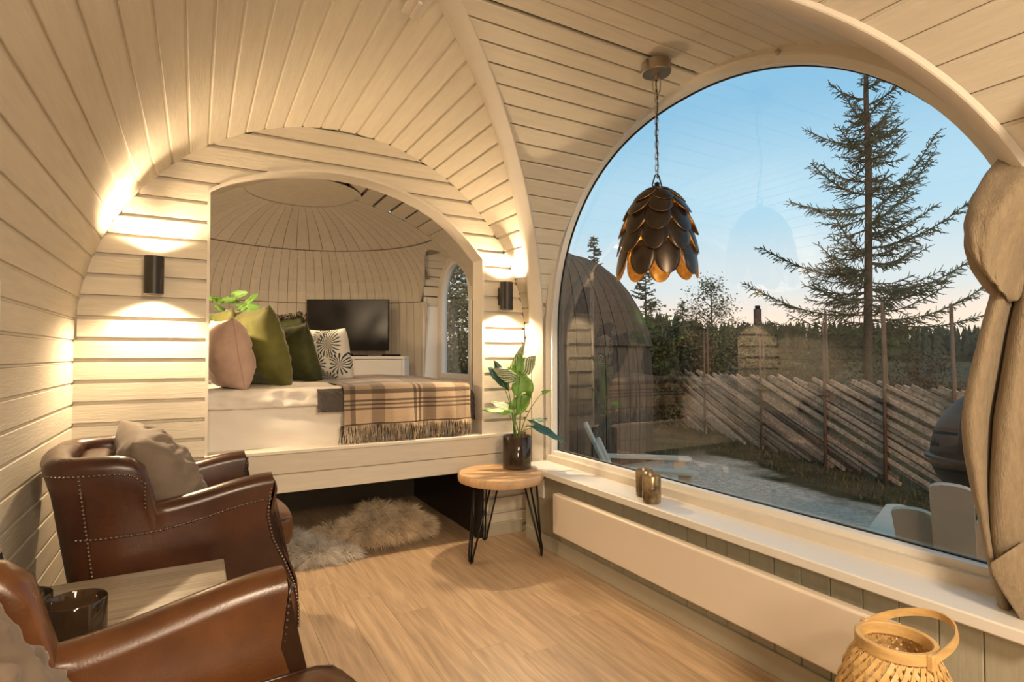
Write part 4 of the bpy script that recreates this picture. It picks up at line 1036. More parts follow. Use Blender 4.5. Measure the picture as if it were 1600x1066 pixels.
# ================================================================== pendant lamp
pl = empty('pendant_lamp', (1.90, 1.96, 2.70), label='pine cone shaped metal petal pendant lamp hanging on a chain by the window', cat='pendant lamp')
mb = MB(); mb.lathe([(.001, 0), (.068, 0), (.070, -.004), (.070, -.05), (.066, -.054), (.001, -.054)], 40, cap=False); autosmooth(mb.build('canopy', M['steel'], pl), 40)
mb = MB(); mb.lathe([(.001, -.054), (.011, -.054), (.011, -.085), (.001, -.085)], 14, cap=False); mb.build('stem_fitting', M['steel'], pl)
def link_mesh(L_, w, r): 
    mb = MB(); pts = []
    for i in range(16):
        a = 2*pi*i/16; pts.append((w/2*cos(a), 0, math.copysign(max(0, L_/2-w/2), sin(a))+w/2*sin(a)))
    mb.tube(pts, r, 6, closed=True); return mb
mb = link_mesh(.085, .05, .003); o = mb.build('loop', M['steel'], pl, True); o.location = (0, 0, -.105)
zt_, zbm = -.140, -.535; nl = 15; me0 = None
for i in range(nl):
    if me0 is None: o = link_mesh(.036, .017, .0019).build('chain_link', M['steel'], pl, True); me0 = o.data
    else: o = bpy.data.objects.new('chain_link', me0); link(o, pl)
    o.location = (0, 0, zt_+(zbm-zt_)*i/(nl-1)); o.rotation_euler = (0, 0, (i % 2)*pi/2+.3)
mb = MB(); mb.tube([(0, 0, -.08)]+[(.010*sin(i*.55+.5), .008*cos(i*.4), -.10-.455*i/14) for i in range(15)], .0032, 6); mb.build('cable', M['black'], pl, True)
mb = MB(); mb.tube([(-.028, 0, -.60), (-.031, 0, -.595), (-.012, 0, -.545), (0, 0, -.538), (.012, 0, -.545), (.031, 0, -.595), (.028, 0, -.60)], .0035, 6, closed=True); mb.build('loop', M['black'], pl, True)
mb = MB(); mb.lathe([(.001, -.575), (.012, -.58), (.012, -.605), (.055, -.612), (.075, -.625), (.06, -.628), (.001, -.62)], 30, cap=False); mb.build('cap', M['petal_out'], pl, True)
mb = MB(); mb.lathe([(.001, -.62), (.016, -.62), (.016, -.72), (.001, -.72)], 14, cap=False); mb.build('lamp_holder', M['black'], pl)
mb = MB(); mb.lathe([(.001, -.72), (.02, -.73), (.032, -.77), (.025, -.80), (.001, -.815)], 18, cap=False); mb.build('bulb', glow('bulb_glow', (1, .72, .36), 5), pl, True)
def petal_mesh(w, h):
    V = []; F_ = []; fm = []; n, k = 8, 7
    for sd in (0, 1):
        for i in range(n+1):
            q = .16+.84*(1-cos(pi*i/n*.5+0)) if False else .14+.86*sin(pi/2*i/n); ww = w/2*sqrt(max(.0025, 1-(2*q-1)**2))
            for j in range(k):
                e = -1+2*j/(k-1); V.append((e*ww, .014*(e*ww/(w/2))**2-.010*sin(pi*q)+(.0018 if sd else 0), -(q-.14)*h))
    o = (n+1)*k
    for i in range(n):
        for j in range(k-1):
            a = i*k+j; F_.append((a, a+1, a+k+1, a+k)); fm.append(0); F_.append((o+a, o+a+k, o+a+k+1, o+a+1)); fm.append(1)
    rim_ = [i*k for i in range(n+1)]+[n*k+j for j in range(1, k)]+[i*k+k-1 for i in range(n-1, -1, -1)]+[j for j in range(k-2, 0, -1)]
    for a, b in zip(rim_, rim_[1:]+rim_[:1]): F_.append((a, b, o+b, o+a)); fm.append(1)
    me = bpy.data.meshes.new('petal'); me.from_pydata(V, [], F_); me.materials.append(M['petal_out']); me.materials.append(M['petal_in']); me.polygons.foreach_set('material_index', fm); me.polygons.foreach_set('use_smooth', [True]*len(F_)); return me
rows = [(.050, -.618, 6, .105, .125, 50), (.082, -.648, 7, .118, .155, 38), (.116, -.705, 8, .122, .175, 27), (.142, -.785, 9, .122, .180, 20), (.160, -.875, 9, .122, .190, 12)]
frm = MB()
rf = random.Random(2)
for ri, (rad, zz, cnt, w, h, tilt) in enumerate(rows):
    me = petal_mesh(w, h)
    for i in range(cnt):
        a = 2*pi*(i+.5*(ri % 2)+.1*rf.random())/cnt; o = bpy.data.objects.new('petal', me); link(o, pl)
        # local -Y faces outwards; +Y edge curls back
        o.location = (rad*cos(a), rad*sin(a), zz+rf.uniform(-.004, .004)); o.rotation_mode = 'XYZ'
        o.rotation_euler = (Matrix.Rotation(a+pi/2, 3, 'Z') @ Matrix.Rotation(radians(-tilt+rf.uniform(-3, 3)), 3, 'X')).to_euler()
    frm.tube([((rad-.006)*cos(2*pi*t/28), (rad-.006)*sin(2*pi*t/28), zz-.008) for t in range(28)], .0022, 5, closed=True)
for a in range(6):
    frm.tube([((r-.008)*cos(a*pi/3), (r-.008)*sin(a*pi/3), z-.01) for r, z, *_ in rows], .0022, 5)
frm.build('frame', M['black'], pl, True)
bl = bpy.data.lights.new('pendant_bulb_light', 'POINT'); bl.energy = 1.2; bl.color = (1, .7, .4); bl.shadow_soft_size = .03; o = bpy.data.objects.new('pendant_bulb_light', bl); C.objects.link(o); o.location = (1.90, 1.96, 2.70-.86)

# ================================================================== bamboo lantern
lt = empty('bamboo_lantern', (1.612, .80, 0), 0, label='woven bamboo lantern with a hoop handle standing in front of the heater', cat='lantern')
def lr(z):                              # body radius
    pts = [(0, .095), (.06, .120), (.16, .140), (.28, .149), (.40, .138), (.47, .118), (.535, .087)]
    for (a, ra), (b, rb) in zip(pts[:-1], pts[1:]):
        if z <= b: t = (z-a)/(b-a); t = t*t*(3-2*t)*.5+t*.5; return ra+(rb-ra)*t
    return .087
nst = 36; H_ = .535
for sgn in (1, -1):
    for i in range(nst):
        V = []; n = 26; a0 = 2*pi*i/nst
        for k in range(n+1):
            z = .02+(H_-.03)*k/n; a = a0+sgn*2.5*(k/n)
            wv = .0022*sgn*sin(k*pi*.5+i*pi); r = lr(z)+wv+(.0012 if sgn > 0 else -.0012)
            t_ = Vector((-sin(a), cos(a), 0)); up_ = Vector((0, 0, 1)); dr = (t_*(sgn*2.5*lr(z)/H_)+up_).normalized(); sd = dr.cross(Vector((cos(a), sin(a), 0)))*.0052
            c = Vector((r*cos(a), r*sin(a), z)); V += [c-sd, c+sd]
        F_ = [(2*k, 2*k+1, 2*k+3, 2*k+2) for k in range(n)]
        o = mk('cane_strip', V, F_, M['bamboo'], lt); md = o.modifiers.new('t', 'SOLIDIFY'); md.thickness = .0016
mb = MB(); n = 48; V = []
for (r, z) in ((.080, .528), (.080, .556), (.082, .558), (.091, .558), (.093, .556), (.093, .530), (.091, .528)):
    for k in range(n): a = 2*pi*k/n; V.append((r*cos(a), r*sin(a), z))
m7 = 7; F_ = [(i*n+k, i*n+(k+1) % n, ((i+1) % m7)*n+(k+1) % n, ((i+1) % m7)*n+k) for i in range(m7) for k in range(n)]
autosmooth(fixn(mk('top_ring', V, F_, M['bamboo'], lt)), 40)
mb = MB(); mb.lathe([(.085, 0), (.10, .004), (.10, .03), (.085, .03)], 40, cap=True); autosmooth(mb.build('base', M['bamboo'], lt), 40)
# hoop handle hinged at two points, leaning over towards the window
V = []; n = 40; hx = Vector((cos(radians(-60)), sin(radians(-60)), 0)); hd = Vector((.82, .50, .27)).normalized()
hx = Vector((-.28, -.96, 0)); hd = Vector((.927, -.27, .27)).normalized()
nn_ = hx.cross(hd)
for k in range(n+1):
    a = pi*k/n; c = Vector((0, 0, .546))+hx*.098*cos(a)+hd*.165*sin(a)**.85; rd = (hx*cos(a)+hd*sin(a)).normalized()
    for (p, q) in ((-.002, -.011), (.002, -.011), (.002, .011), (-.002, .011)): V.append(c+rd*p+nn_*q)
F_ = [(4*i+k, 4*i+(k+1) % 4, 4*i+4+(k+1) % 4, 4*i+4+k) for i in range(n) for k in range(4)]+[(0,1,2,3), (4*n, 4*n+1, 4*n+2, 4*n+3)]
autosmooth(fixn(mk('handle', V, F_, M['bamboo'], lt)), 40)
for sg in (1, -1):
    c = Vector((0, 0, .543))+hx*.098*sg; MB().cbox(c.x-.008, c.x+.008, c.y-.008, c.y+.008, c.z-.022, c.z+.018, .003).build('binding', M['bamboo'], lt)

# ================================================================== curtain
cu = empty('curtain', (0, 0, 0), label='beige linen curtain gathered at the right edge of the window', cat='curtain')
def cloth(name, rowsP, m, th=.006, closed=False):
    n = len(rowsP[0]); V = [p for r in rowsP for p in r]
    F_ = [(i*n+k, i*n+k+1, (i+1)*n+k+1, (i+1)*n+k) for i in range(len(rowsP)-1) for k in range(n-1)]
    o = mk(name, V, F_, m, cu, True); md = o.modifiers.new('t', 'SOLIDIFY'); md.thickness = th; ms = o.modifiers.new('s', 'SUBSURF'); ms.levels = ms.render_levels = 1; return o
def interp(tab, t):
    for a, b in zip(tab[:-1], tab[1:]):
        if t <= b[0]:
            q = (t-a[0])/(b[0]-a[0]); q = max(0, q); return [x+(y-x)*q for x, y in zip(a[1:], b[1:])]
    return list(tab[-1][1:])
# lower hanging length: per height the left edge u, fold positions and right end (measured sight lines, 1.55-1.75 m away)
low = [(330, 1590, 1640, 1660), (400, 1570, 1600, 1660), (450, 1552, 1590, 1665), (520, 1532, 1575, 1670), (600, 1512, 1562, 1675), (650, 1503, 1553, 1680), (700, 1506, 1550, 1680), (760, 1518, 1546, 1690), (830, 1536, 1546, 1700), (880, 1546, 1552, 1700), (930, 1556, 1575, 1710), (1000, 1578, 1600, 1720), (1090, 1590, 1615, 1730), (1400, 1600, 1625, 1740)]
R_ = []
for i in range(46):
    v = 330+(1400-330)*(i/45)**1.15; u0, uf, u1 = interp(low, v); row = []
    for k in range(25):
        t = k/24
        if t < .42: q = t/.42; u = u0+(uf-u0)*q; s_ = 1.70-.055*sin(q*pi)**1.0+.035*q
        elif t < .50: q = (t-.42)/.08; u = uf+4*q; s_ = 1.735-.075*q
        else: q = (t-.50)/.5; u = uf+4+(u1-uf-4)*q; s_ = 1.66-.045*sin(q*pi*1.5)
        row.append(P3(u, v, s_+.012*sin(v*.012+t*3)+.007*sin(t*26+v*.004)*sin(pi*t)))
    R_.append(row)
cloth('hanging_cloth', R_, M['linen'])
# gathered swag above: rolls over from the upper right and tucks back
swt = [(-.32, 1690, 96, 1722, 150), (0, 1604, 212, 1700, 330), (.15, 1570, 238, 1680, 360), (.35, 1540, 272, 1650, 400), (.55, 1518, 312, 1610, 430), (.72, 1507, 350, 1590, 470), (.85, 1512, 385, 1580, 470), (1, 1540, 425, 1575, 470)]
R_ = []
for i in range(34):
    t = -.32+1.32*i/33; a0, b0, a1, b1 = interp(swt, t); row = []; pull = max(0, -t)*.8
    for k in range(21):
        q = k/20; u = a0+(a1-a0)*q; v = b0+(b1-b0)*q; s_ = 1.66-pull-.10*sin(pi*min(1, q*1.15))**.7*(1-.4*t)+.012*sin(q*9+t*4)+.010*sin(q*21-t*5)*(1-abs(2*q-1))
        row.append(P3(u, v, s_))
    R_.append(row)
cloth('gathered_swag', R_, M['linen'])
lob = [(0, 1508, 352, 1570, 385), (.3, 1506, 385, 1572, 420), (.6, 1518, 420, 1575, 450), (.85, 1538, 448, 1576, 470), (1, 1552, 462, 1580, 482)]
R_ = []
for i in range(16):
    t = i/15; a0, b0, a1, b1 = interp(lob, t); R_.append([P3(a0+(a1-a0)*k/12, b0+(b1-b0)*k/12, 1.70-.035*sin(pi*k/12)+.0*t) for k in range(13)])
cloth('tucked_fold', R_, M['linen'])
hm = [(0, 1545, 880, 1600, 843), (.25, 1553, 905, 1625, 870), (.5, 1572, 935, 1650, 905), (.75, 1592, 965, 1670, 935), (1, 1612, 1000, 1690, 970)]
R_ = []
for i in range(14):
    t = i/13; a0, b0, a1, b1 = interp(hm, t); R_.append([P3(a0+(a1-a0)*k/10, b0+(b1-b0)*k/10, 1.60-.02*sin(pi*k/10)) for k in range(11)])
cloth('folded_hem', R_, M['linen'])

# ================================================================== sheepskins under the bed
def fleece(name, lumps, m, label, nh, seed, ln, gz=0):
    rf = random.Random(seed); e = empty(name, lumps[0][0][:2]+(0,), label=label, cat='sheepskin'); o0 = Vector(lumps[0][0][:2]+(0,)); mb = MB()
    for (c, r) in lumps:
        c = Vector(c)-o0; V = []; n1, n2 = 16, 9
        for j in range(n2+1):
            for i in range(n1):
                a = 2*pi*i/n1; b = -pi/2+pi*j/n2; p = Vector((cos(a)*cos(b)*r[0], sin(a)*cos(b)*r[1], sin(b)*r[2])); p *= 1+.18*noise.noise(p*7+c*5); p += c; p.z = max(.006, p.z); V.append(p)
        mb.add(V, [(j*n1+i, j*n1+(i+1) % n1, (j+1)*n1+(i+1) % n1, (j+1)*n1+i) for j in range(n2) for i in range(n1)])
    mb.build('hide', M['hide'], e, True)
    hb = MB(); tot = sum(r[0]*r[1]+r[0]*r[2] for _, r in lumps)
    for (c, r) in lumps:
        c = Vector(c)-o0
        for k in range(int(nh*(r[0]*r[1]+r[0]*r[2])/tot)):
            a = rf.uniform(0, 2*pi); b = math.asin(rf.uniform(-.25, 1)); nrm = Vector((cos(a)*cos(b), sin(a)*cos(b), sin(b))); p = c+Vector((nrm.x*r[0], nrm.y*r[1], nrm.z*r[2])); p.z = max(.008, p.z)
            cl = noise.noise_vector(p*26+Vector((seed, 0, 0)))*.8+Vector((rf.uniform(-.3, .3), rf.uniform(-.3, .3), rf.uniform(-.2, .2))); d = (nrm*.8+cl*1.5+Vector((0, 0, -.45))).normalized(); L_ = ln*rf.uniform(.6, 1.25); w = rf.uniform(.0009, .0017)
            sd = d.orthogonal().normalized()*w; q1 = p+d*L_*.5+cl*.012; q2 = p+d*L_+cl*.03+Vector((0, 0, -.35*L_*.5)); q1.z = max(.008, q1.z); q2.z = max(.006, q2.z)
            hb.add([p-sd, p+sd, q1-sd*.8, q1+sd*.8, q2], [(0, 1, 3, 2), (2, 3, 4)])
    tag(hb.build('wool', m, e, fix=False), kind='stuff'); return e
fleece('sheepskin', [((1.02, 3.80, .09), (.20, .13, .10)), ((.84, 3.86, .06), (.16, .13, .075)), ((1.22, 3.82, .085), (.15, .12, .10)), ((1.09, 3.84, .18), (.12, .09, .07)), ((1.36, 3.86, .06), (.12, .10, .07)), ((1.30, 3.84, .15), (.07, .08, .06))], M['fur'], 'cream long haired sheepskin bundled under the middle of the bed', 24000, 3, .08)
fleece('sheepskin', [((.66, 3.70, .045), (.15, .10, .055)), ((.52, 3.78, .05), (.12, .12, .09)), ((.80, 3.68, .03), (.10, .07, .035))], M['furw'], 'whitish shaggy sheepskin under the bed, left of the cream one', 11000, 8, .085)

# ================================================================== outdoors
GZ = -.20
def terr(x, y):
    d = sqrt(x*x+y*y); fx = 5.87+.34*y; off = x-fx      # distance past the fence line
    z = GZ+.05*noise.noise(Vector((x*.5, y*.5, 0)))+.02*noise.noise(Vector((x*2.1, y*2.1, 4)))
    z += .16*smoothstep(-1.2, -2.6, off)*smoothstep(6.5, 5, y)*(.6+.4*noise.noise(Vector((x*.7, y*.7, 9))))
    z += 2.9*smoothstep(2.0, 26, off)*smoothstep(14, 2, y)+.9*smoothstep(3, 26, off)
    return z
gx = [2.32+.13*i for i in range(50)]; 
while gx[-1] < 75: gx.append(gx[-1]*1.09)
gy = [-14, -9, -6, -4, -2.5, -1.5]+[-1+.14*i for i in range(72)]
while gy[-1] < 80: gy.append(gy[-1]*1.09)
V = [(x, y, terr(x, y)) for x in gx for y in gy]; ny_ = len(gy)
def terrmat():
    m = M['rock']; nt, N, L, b = nodes(m); src = b.inputs['Base Color'].links[0].from_socket
    geo = N('ShaderNodeNewGeometry'); sp = N('ShaderNodeSeparateXYZ'); L(geo.outputs['Position'], sp.inputs[0])
    # distance in front of the fence line x = 5.87 + .34 y
    a = N('ShaderNodeMath'); a.operation = 'MULTIPLY_ADD'; a.inputs[1].default_value = -.34; L(sp.outputs['Y'], a.inputs[0]); L(sp.outputs['X'], a.inputs[2])
    nz = N('ShaderNodeTexNoise'); nz.inputs['Scale'].default_value = 1.3; nz.inputs['Detail'].default_value = 6; L(geo.outputs['Position'], nz.inputs['Vector'])
    b2 = N('ShaderNodeMath'); b2.operation = 'MULTIPLY_ADD'; b2.inputs[1].default_value = 1.6; L(nz.outputs['Fac'], b2.inputs[0]); L(a.outputs[0], b2.inputs[2])
    m1 = N('ShaderNodeMapRange'); m1.inputs['From Min'].default_value = 5.25; m1.inputs['From Max'].default_value = 5.6; L(b2.outputs[0], m1.inputs['Value'])
    m2 = N('ShaderNodeMapRange'); m2.inputs['From Min'].default_value = 5.2; m2.inputs['From Max'].default_value = 6.2; L(sp.outputs['Y'], m2.inputs['Value'])
    mx_ = N('ShaderNodeMath'); mx_.operation = 'MAXIMUM'; L(m1.outputs[0], mx_.inputs[0]); L(m2.outputs[0], mx_.inputs[1])
    g = N('ShaderNodeTexNoise'); g.inputs['Scale'].default_value = 2.5; g.inputs['Detail'].default_value = 8; L(geo.outputs['Position'], g.inputs['Vector'])
    r = N('ShaderNodeValToRGB'); L(g.outputs['Fac'], r.inputs[0]); cr = r.color_ramp; cr.elements[0].position = .35; cr.elements[0].color = (.05, .05, .02, 1); cr.elements[1].position = .75; cr.elements[1].color = (.15, .11, .055, 1)
    mx = N('ShaderNodeMix'); mx.data_type = 'RGBA'; L(mx_.outputs[0], mx.inputs['Factor']); L(src, mx.inputs['A']); L(r.outputs[0], mx.inputs['B']); L(mx.outputs['Result'], b.inputs['Base Color']); return m
ground = tag(mk('ground', V, [(i*ny_+j, (i+1)*ny_+j, (i+1)*ny_+j+1, i*ny_+j+1) for i in range(len(gx)-1) for j in range(ny_-1)], terrmat(), None, True), kind='structure')
rf = random.Random(21); mb = MB()
for i in range(6500):
    y = rf.uniform(1.2, 10.5); off = rf.choice((rf.uniform(-1.0, .4), rf.uniform(-.7, 3.0))); x = 5.87+.34*y+off
    if y > 5.8 and rf.random() < .5: x = rf.uniform(4.2, 8); 
    z = terr(x, y); h = rf.uniform(.03, .11); a = rf.uniform(0, pi); l_ = Vector((rf.uniform(-.06, .06), rf.uniform(-.06, .06), h)); w = Vector((cos(a), sin(a), 0))*.005
    mb.add([Vector((x, y, z))-w, Vector((x, y, z))+w, Vector((x, y, z))+l_], [(0, 1, 2)])
tag(mb.build('grass', M['grass'], fix=False), 'dry yellow grass tufts along the foot of the pole fence', 'grass', kind='stuff')
# ---- slanting pole fence
fn = empty('pole_fence', (5.87+.34*4, 4, 0), label='long fence of slanting split poles between upright stakes beyond the rock', cat='fence'); fo = Vector((5.87+.34*4, 4, 0))
fd = Vector((.34, 1, 0)).normalized()
def fp(y, z, off=0): return Vector((5.87+.34*y+off, y, z))-fo
rf = random.Random(6); y = -.8
while y < 11.5:
    L_ = rf.uniform(3.0, 3.5); ztop = .93+rf.uniform(-.05, .06); dz = L_*.34; off = rf.uniform(-.045, .045)
    a = fp(y, ztop, off); b = fp(y-L_*.90, ztop-dz*1.0, off+rf.uniform(-.03, .03)); b.z = max(b.z, -.17)
    t = (b-a).normalized(); sx_ = t.cross(Vector((0, 0, 1))).normalized(); up_ = sx_.cross(t); w, h = rf.uniform(.016, .026), rf.uniform(.018, .034)
    V = []
    for (p, k) in ((a, 1), ((a+b)/2+up_*rf.uniform(-.02, .02), 1.08), (b, .9)):
        for (q, s_) in ((-w, -h), (w, -h*.9), (w*.8, h), (-w*.8, h*.9)): V.append(p+sx_*q*k+up_*s_*k)
    F_ = [(4*i+k, 4*i+(k+1) % 4, 4*i+4+(k+1) % 4, 4*i+4+k) for i in range(2) for k in range(4)]+[(0,1,2,3), (8,9,10,11)]
    fixn(mk('slat', V, F_, M['log'], fn)); y += rf.uniform(.085, .125)
for yy in (2.75, 3.55, 4.45, 5.75, 7.35, 9.0, 10.6):
    for off in (-.085, .085):
        zz = terr(5.87+.34*yy, yy); y1 = yy+(.06 if off > 0 else 0)
        mb = MB(); mb.tube([fp(y1, zz-.05, off), fp(y1, .8, off*.9), fp(y1+.02, 1.82+rf.uniform(-.12, .12), off*.8)], .022, 6, r2=.015); mb.build('stake', M['stake'], fn, True)
    MB().tube([fp(yy+.03+.10*cos(a/8*2*pi), .75, .10*sin(a/8*2*pi)) for a in range(8)], .012, 5, closed=True).build('withe', M['stake'], fn, True)
# ---- neighbouring pod
px_, py_ = 4.72, 6.95
pod = empty('neighbouring_pod', (px_, py_, GZ), label='dark board-clad dome hut standing outside at the left of the window', cat='hut')
def pr(z): return 1.38 if z < 1.1 else 1.38*sqrt(max(0, 1-((z-1.1)/1.90)**2.0))
NB = 44
zA = [0, .6, 1.1, 1.5, 1.70]; zB = [1.62, 1.9, 2.15, 2.4, 2.62, 2.8, 2.92, 2.98]
def podrow(zs, out, nb):
    for i in range(nb):
        a0, a1 = 2*pi*(i+.04)/nb, 2*pi*(i+.96)/nb; V = []
        for z in zs:
            for r in (pr(z)+out-.02, pr(z)+out):
                for a in (a0, a1): V.append((r*cos(a), r*sin(a), z))
        F_ = []
        for j in range(len(zs)-1):
            p = 4*j; F_ += [(p+2, p+3, p+7, p+6), (p, p+2, p+6, p+4), (p+1, p+5, p+7, p+3)]
        n_ = 4*(len(zs)-1); F_ += [(0, 1, 3, 2), (n_, n_+2, n_+3, n_+1)]
        mk('cladding_board', V, F_, M['pod'], pod)
podrow(zA, 0, NB); podrow(zB, .05, NB)
mb = MB(); mb.lathe([(pr(z)-.025, z) for z in (0, .6, 1.2, 1.7, 1.9, 2.15, 2.4, 2.62, 2.8, 2.92, 2.98)]+[(.05, 2.995)], 36, cap=False); mb.build('inner_shell', M['back'], pod, True)
mb = MB(); mb.lathe([(.26, 2.98), (.18, 3.02), (.05, 3.04), (.001, 3.04)], 24, cap=False); mb.build('cap', M['pod'], pod, True)
# ---- garden chairs
def adirondack(loc, rz, label, nsl=5):
    e = empty('garden_chair', loc, rz, label=label, cat='chair'); 
    T = Matrix.Rotation(radians(-25), 4, 'Y')
    hs = [.50, .67, .50]
    for i in range(3):
        yy = (-1+i)*.135; Mx = Matrix.Translation((-.20+(.026 if i != 1 else 0), yy, .24)) @ T @ Matrix.Rotation(radians((-1+i)*-3.2), 4, 'X')
        w = .080; h = hs[i]; n = 8; V = []
        pts = [(-w, 0), (w, 0)]+[(w*cos(pi*k/n), h-.03+.03*sin(pi*k/n)) for k in range(n+1)]
        for x in (-.011, .011):
            for (a, b) in pts: V.append(Mx @ Vector((x, a, b)))
        k = len(pts); F_ = [tuple(range(k)), tuple(range(k, 2*k))]+[(j, (j+1) % k, k+(j+1) % k, k+j) for j in range(k)]
        fixn(mk('back_slat', V, F_, M['deckwhite'], e))
    for i in range(5): MB().cbox(-.20+.11*i, -.10+.11*i, -.27, .27, .26+.022*i, .278+.022*i, .003).build('seat_slat', M['deckwhite'], e)
    for s_ in (1, -1):
        n = 8; pts = [(-.38, s_*.24), (-.38, s_*.36)]+[(.38+.05*sin(pi*k/n), s_*(.38-.13*k/n)) for k in range(n+1)]
        V = [(a, b, z) for z in (.50, .522) for (a, b) in pts]; k = len(pts)
        fixn(mk('armrest', V, [tuple(range(k)), tuple(range(k, 2*k))]+[(j, (j+1) % k, k+(j+1) % k, k+j) for j in range(k)], M['deckwhite'], e))
        MB().cbox(.27, .37, s_*.30-.012, s_*.30+.012, 0, .50).build('leg', M['deckwhite'], e)
        MB().cbox(-.36, -.28, s_*.30-.012, s_*.30+.012, 0, .50).build('leg', M['deckwhite'], e)
    return e
adirondack((3.30, 3.60, GZ+.07), radians(-42), 'white slatted garden chair outside at the left end of the window')
adirondack((3.42, 1.38, GZ+.07), radians(18), 'white slatted garden chair outside at the right end of the window')
# a deck the chairs stand on
dk = MB(); dk.box(2.31, 3.9, -.5, 5.0, GZ-.1, GZ+.045); deck = tag(dk.build('terrace', M['stake']), kind='structure')
for i in range(13): MB().cbox(2.31+.122*i, 2.425+.122*i, -.5, 5.0, GZ+.045, GZ+.07, .003).build('deck_board', M['log'], deck)
# ---- kettle barbecue
kt = empty('kettle_barbecue', (4.72, 1.62, GZ), label='black kettle barbecue outside, half hidden by the curtain', cat='barbecue')
R = .43; zc = .80
mb = MB(); mb.lathe([(R*cos(a)*1.0+.001, zc+R*1.15*sin(a)) for a in [pi/2*i/14 for i in range(15)]], 40, cap=False); mb.build('lid', M['kettle'], kt, True)
mb = MB(); mb.lathe([(R*cos(a)+.001, zc-R*.8*sin(a)) for a in [pi/2*i/12 for i in range(13)]], 40, cap=False); mb.build('bowl', M['kettle'], kt, True)
mb = MB(); mb.lathe([(R-.005, zc-.02), (R+.03, zc-.015), (R+.03, zc+.01), (R-.005, zc+.015)], 40, cap=False); mb.build('rim', M['black'], kt, True)
for a in (.4, 2.5, 4.6): MB().tube([(R*.6*cos(a), R*.6*sin(a), zc-.28), (R*.95*cos(a), R*.95*sin(a), 0)], .016, 8).build('leg', M['steel'], kt, True)
mb = MB(); mb.tube([(-.08, 0, zc+R*1.13), (-.06, 0, zc+R*1.2+.03), (.06, 0, zc+R*1.2+.03), (.08, 0, zc+R*1.13)], .012, 8); mb.build('handle', M['black'], kt, True)

# ---- trees
def twigged(mb, a, b, sag, r0, rf, step, tl, fwd=.55, bush=1.0):
    """a spruce branch: main stem plus needle-covered side twigs"""
    a = Vector(a); b = Vector(b); L_ = (b-a).length; n = max(4, int(L_/.22)); pts = []
    for i in range(n+1): t = i/n; p = a.lerp(b, t); p.z -= sag*sin(pi*t); pts.append(p)
    mb.tube(pts, r0, 4, r2=r0*.45)
    def at(t):
        q = t*n; k = min(n-1, int(q)); return pts[k].lerp(pts[k+1], q-k), (pts[k+1]-pts[k]).normalized()
    t = .10; sd = 1
    while t < 1.0:
        p, d = at(t); up_ = Vector((0, 0, 1)); side = d.cross(up_).normalized()
        for s_ in (1, -1):
            ln = tl*(1.15-t*.75)*rf.uniform(.6, 1.25); dr = (d*fwd+side*s_*rf.uniform(.35, .9)+up_*rf.uniform(-.75, .25)).normalized(); e = p+dr*ln
            tri(mb, p, e, .013)
            m_ = int(ln/.085)
            for k in range(1, m_+1):
                q = p.lerp(e, k/(m_+1)); dd = (dr*.7+side*rf.uniform(-.9, .9)+up_*rf.uniform(-.9, .4)+d*.3).normalized(); tri(mb, q, q+dd*rf.uniform(.06, .14)*bush, .011)
        p2 = p+(d*.4+up_*rf.uniform(-.6, .9)+side*rf.uniform(-.5, .5)).normalized()*rf.uniform(.08, .18); tri(mb, p, p2, .011)
        t += step/L_
def tri(mb, a, b, r):
    d = (b-a).normalized(); u = d.orthogonal().normalized(); v = d.cross(u); V = []
    for p, k in ((a, .8), (b, .55)):
        for j in range(3): V.append(p+(u*cos(j*2.094)+v*sin(j*2.094))*r*k)
    mb.add(V, [(0, 1, 4, 3), (1, 2, 5, 4), (2, 0, 3, 5), (3, 4, 5)])
SD = 11.0; base = P3(1357, 640, SD); yaw_ = radians(29.428); cr2 = Vector((cos(yaw_), -sin(yaw_), 0)); cf2 = Vector((sin(yaw_), cos(yaw_), 0))
gz0 = terr(base.x, base.y); B0 = Vector((base.x, base.y, gz0))
sp_ = empty('spruce', tuple(B0), label='tall sparse spruce tree beyond the fence, right of the pendant lamp', cat='tree')
def T(px, py, dep=0): return P3(px, py, SD)+cf2*dep-B0
mb = MB(); mb.tube([(0, 0, -.1), T(1356, 560), T(1357, 400), T(1357, 250), T(1353, 150), T(1353, 60), T(1353, -40)], .098, 8, r2=.02); mb.build('trunk', M['bark'], sp_, True)
br = [((1355, 140), (1322, 102)), ((1355, 155), (1312, 119)), ((1353, 140), (1377, 112)), ((1355, 165), (1404, 124)), ((1357, 195), (1309, 157)), ((1358, 205), (1431, 137)), ((1358, 215), (1425, 183)),
 ((1357, 225), (1290, 182)), ((1357, 240), (1303, 203)), ((1358, 250), (1410, 215)), ((1357, 285), (1295, 248)), ((1357, 305), (1250, 266)), ((1358, 320), (1256, 303)), ((1357, 335), (1497, 190)), ((1358, 355), (1493, 222)),
 ((1358, 330), (1275, 322)), ((1358, 390), (1528, 303)), ((1358, 400), (1278, 350)), ((1357, 430), (1196, 382)), ((1358, 410), (1470, 375)), ((1359, 452), (1545, 402)), ((1358, 440), (1270, 412)),
 ((1358, 492), (1163, 443)), ((1358, 500), (1550, 446)), ((1360, 470), (1450, 440)), ((1358, 500), (1500, 495)), ((1358, 510), (1215, 500)), ((1358, 520), (1290, 505)), ((1358, 525), (1445, 505)), ((1358, 470), (1240, 450)), ((1358, 365), (1440, 330))]
rf = random.Random(31)
for (a, b) in br:
    dep = rf.uniform(-.7, .7); L_ = abs(b[0]-a[0])/79; mb = MB(); twigged(mb, T(*a), T(*b, dep), .06+.07*L_, .022, rf, .062, .20+.10*min(1.3, L_)); mb.build('branch', M['needle'], sp_, fix=False)
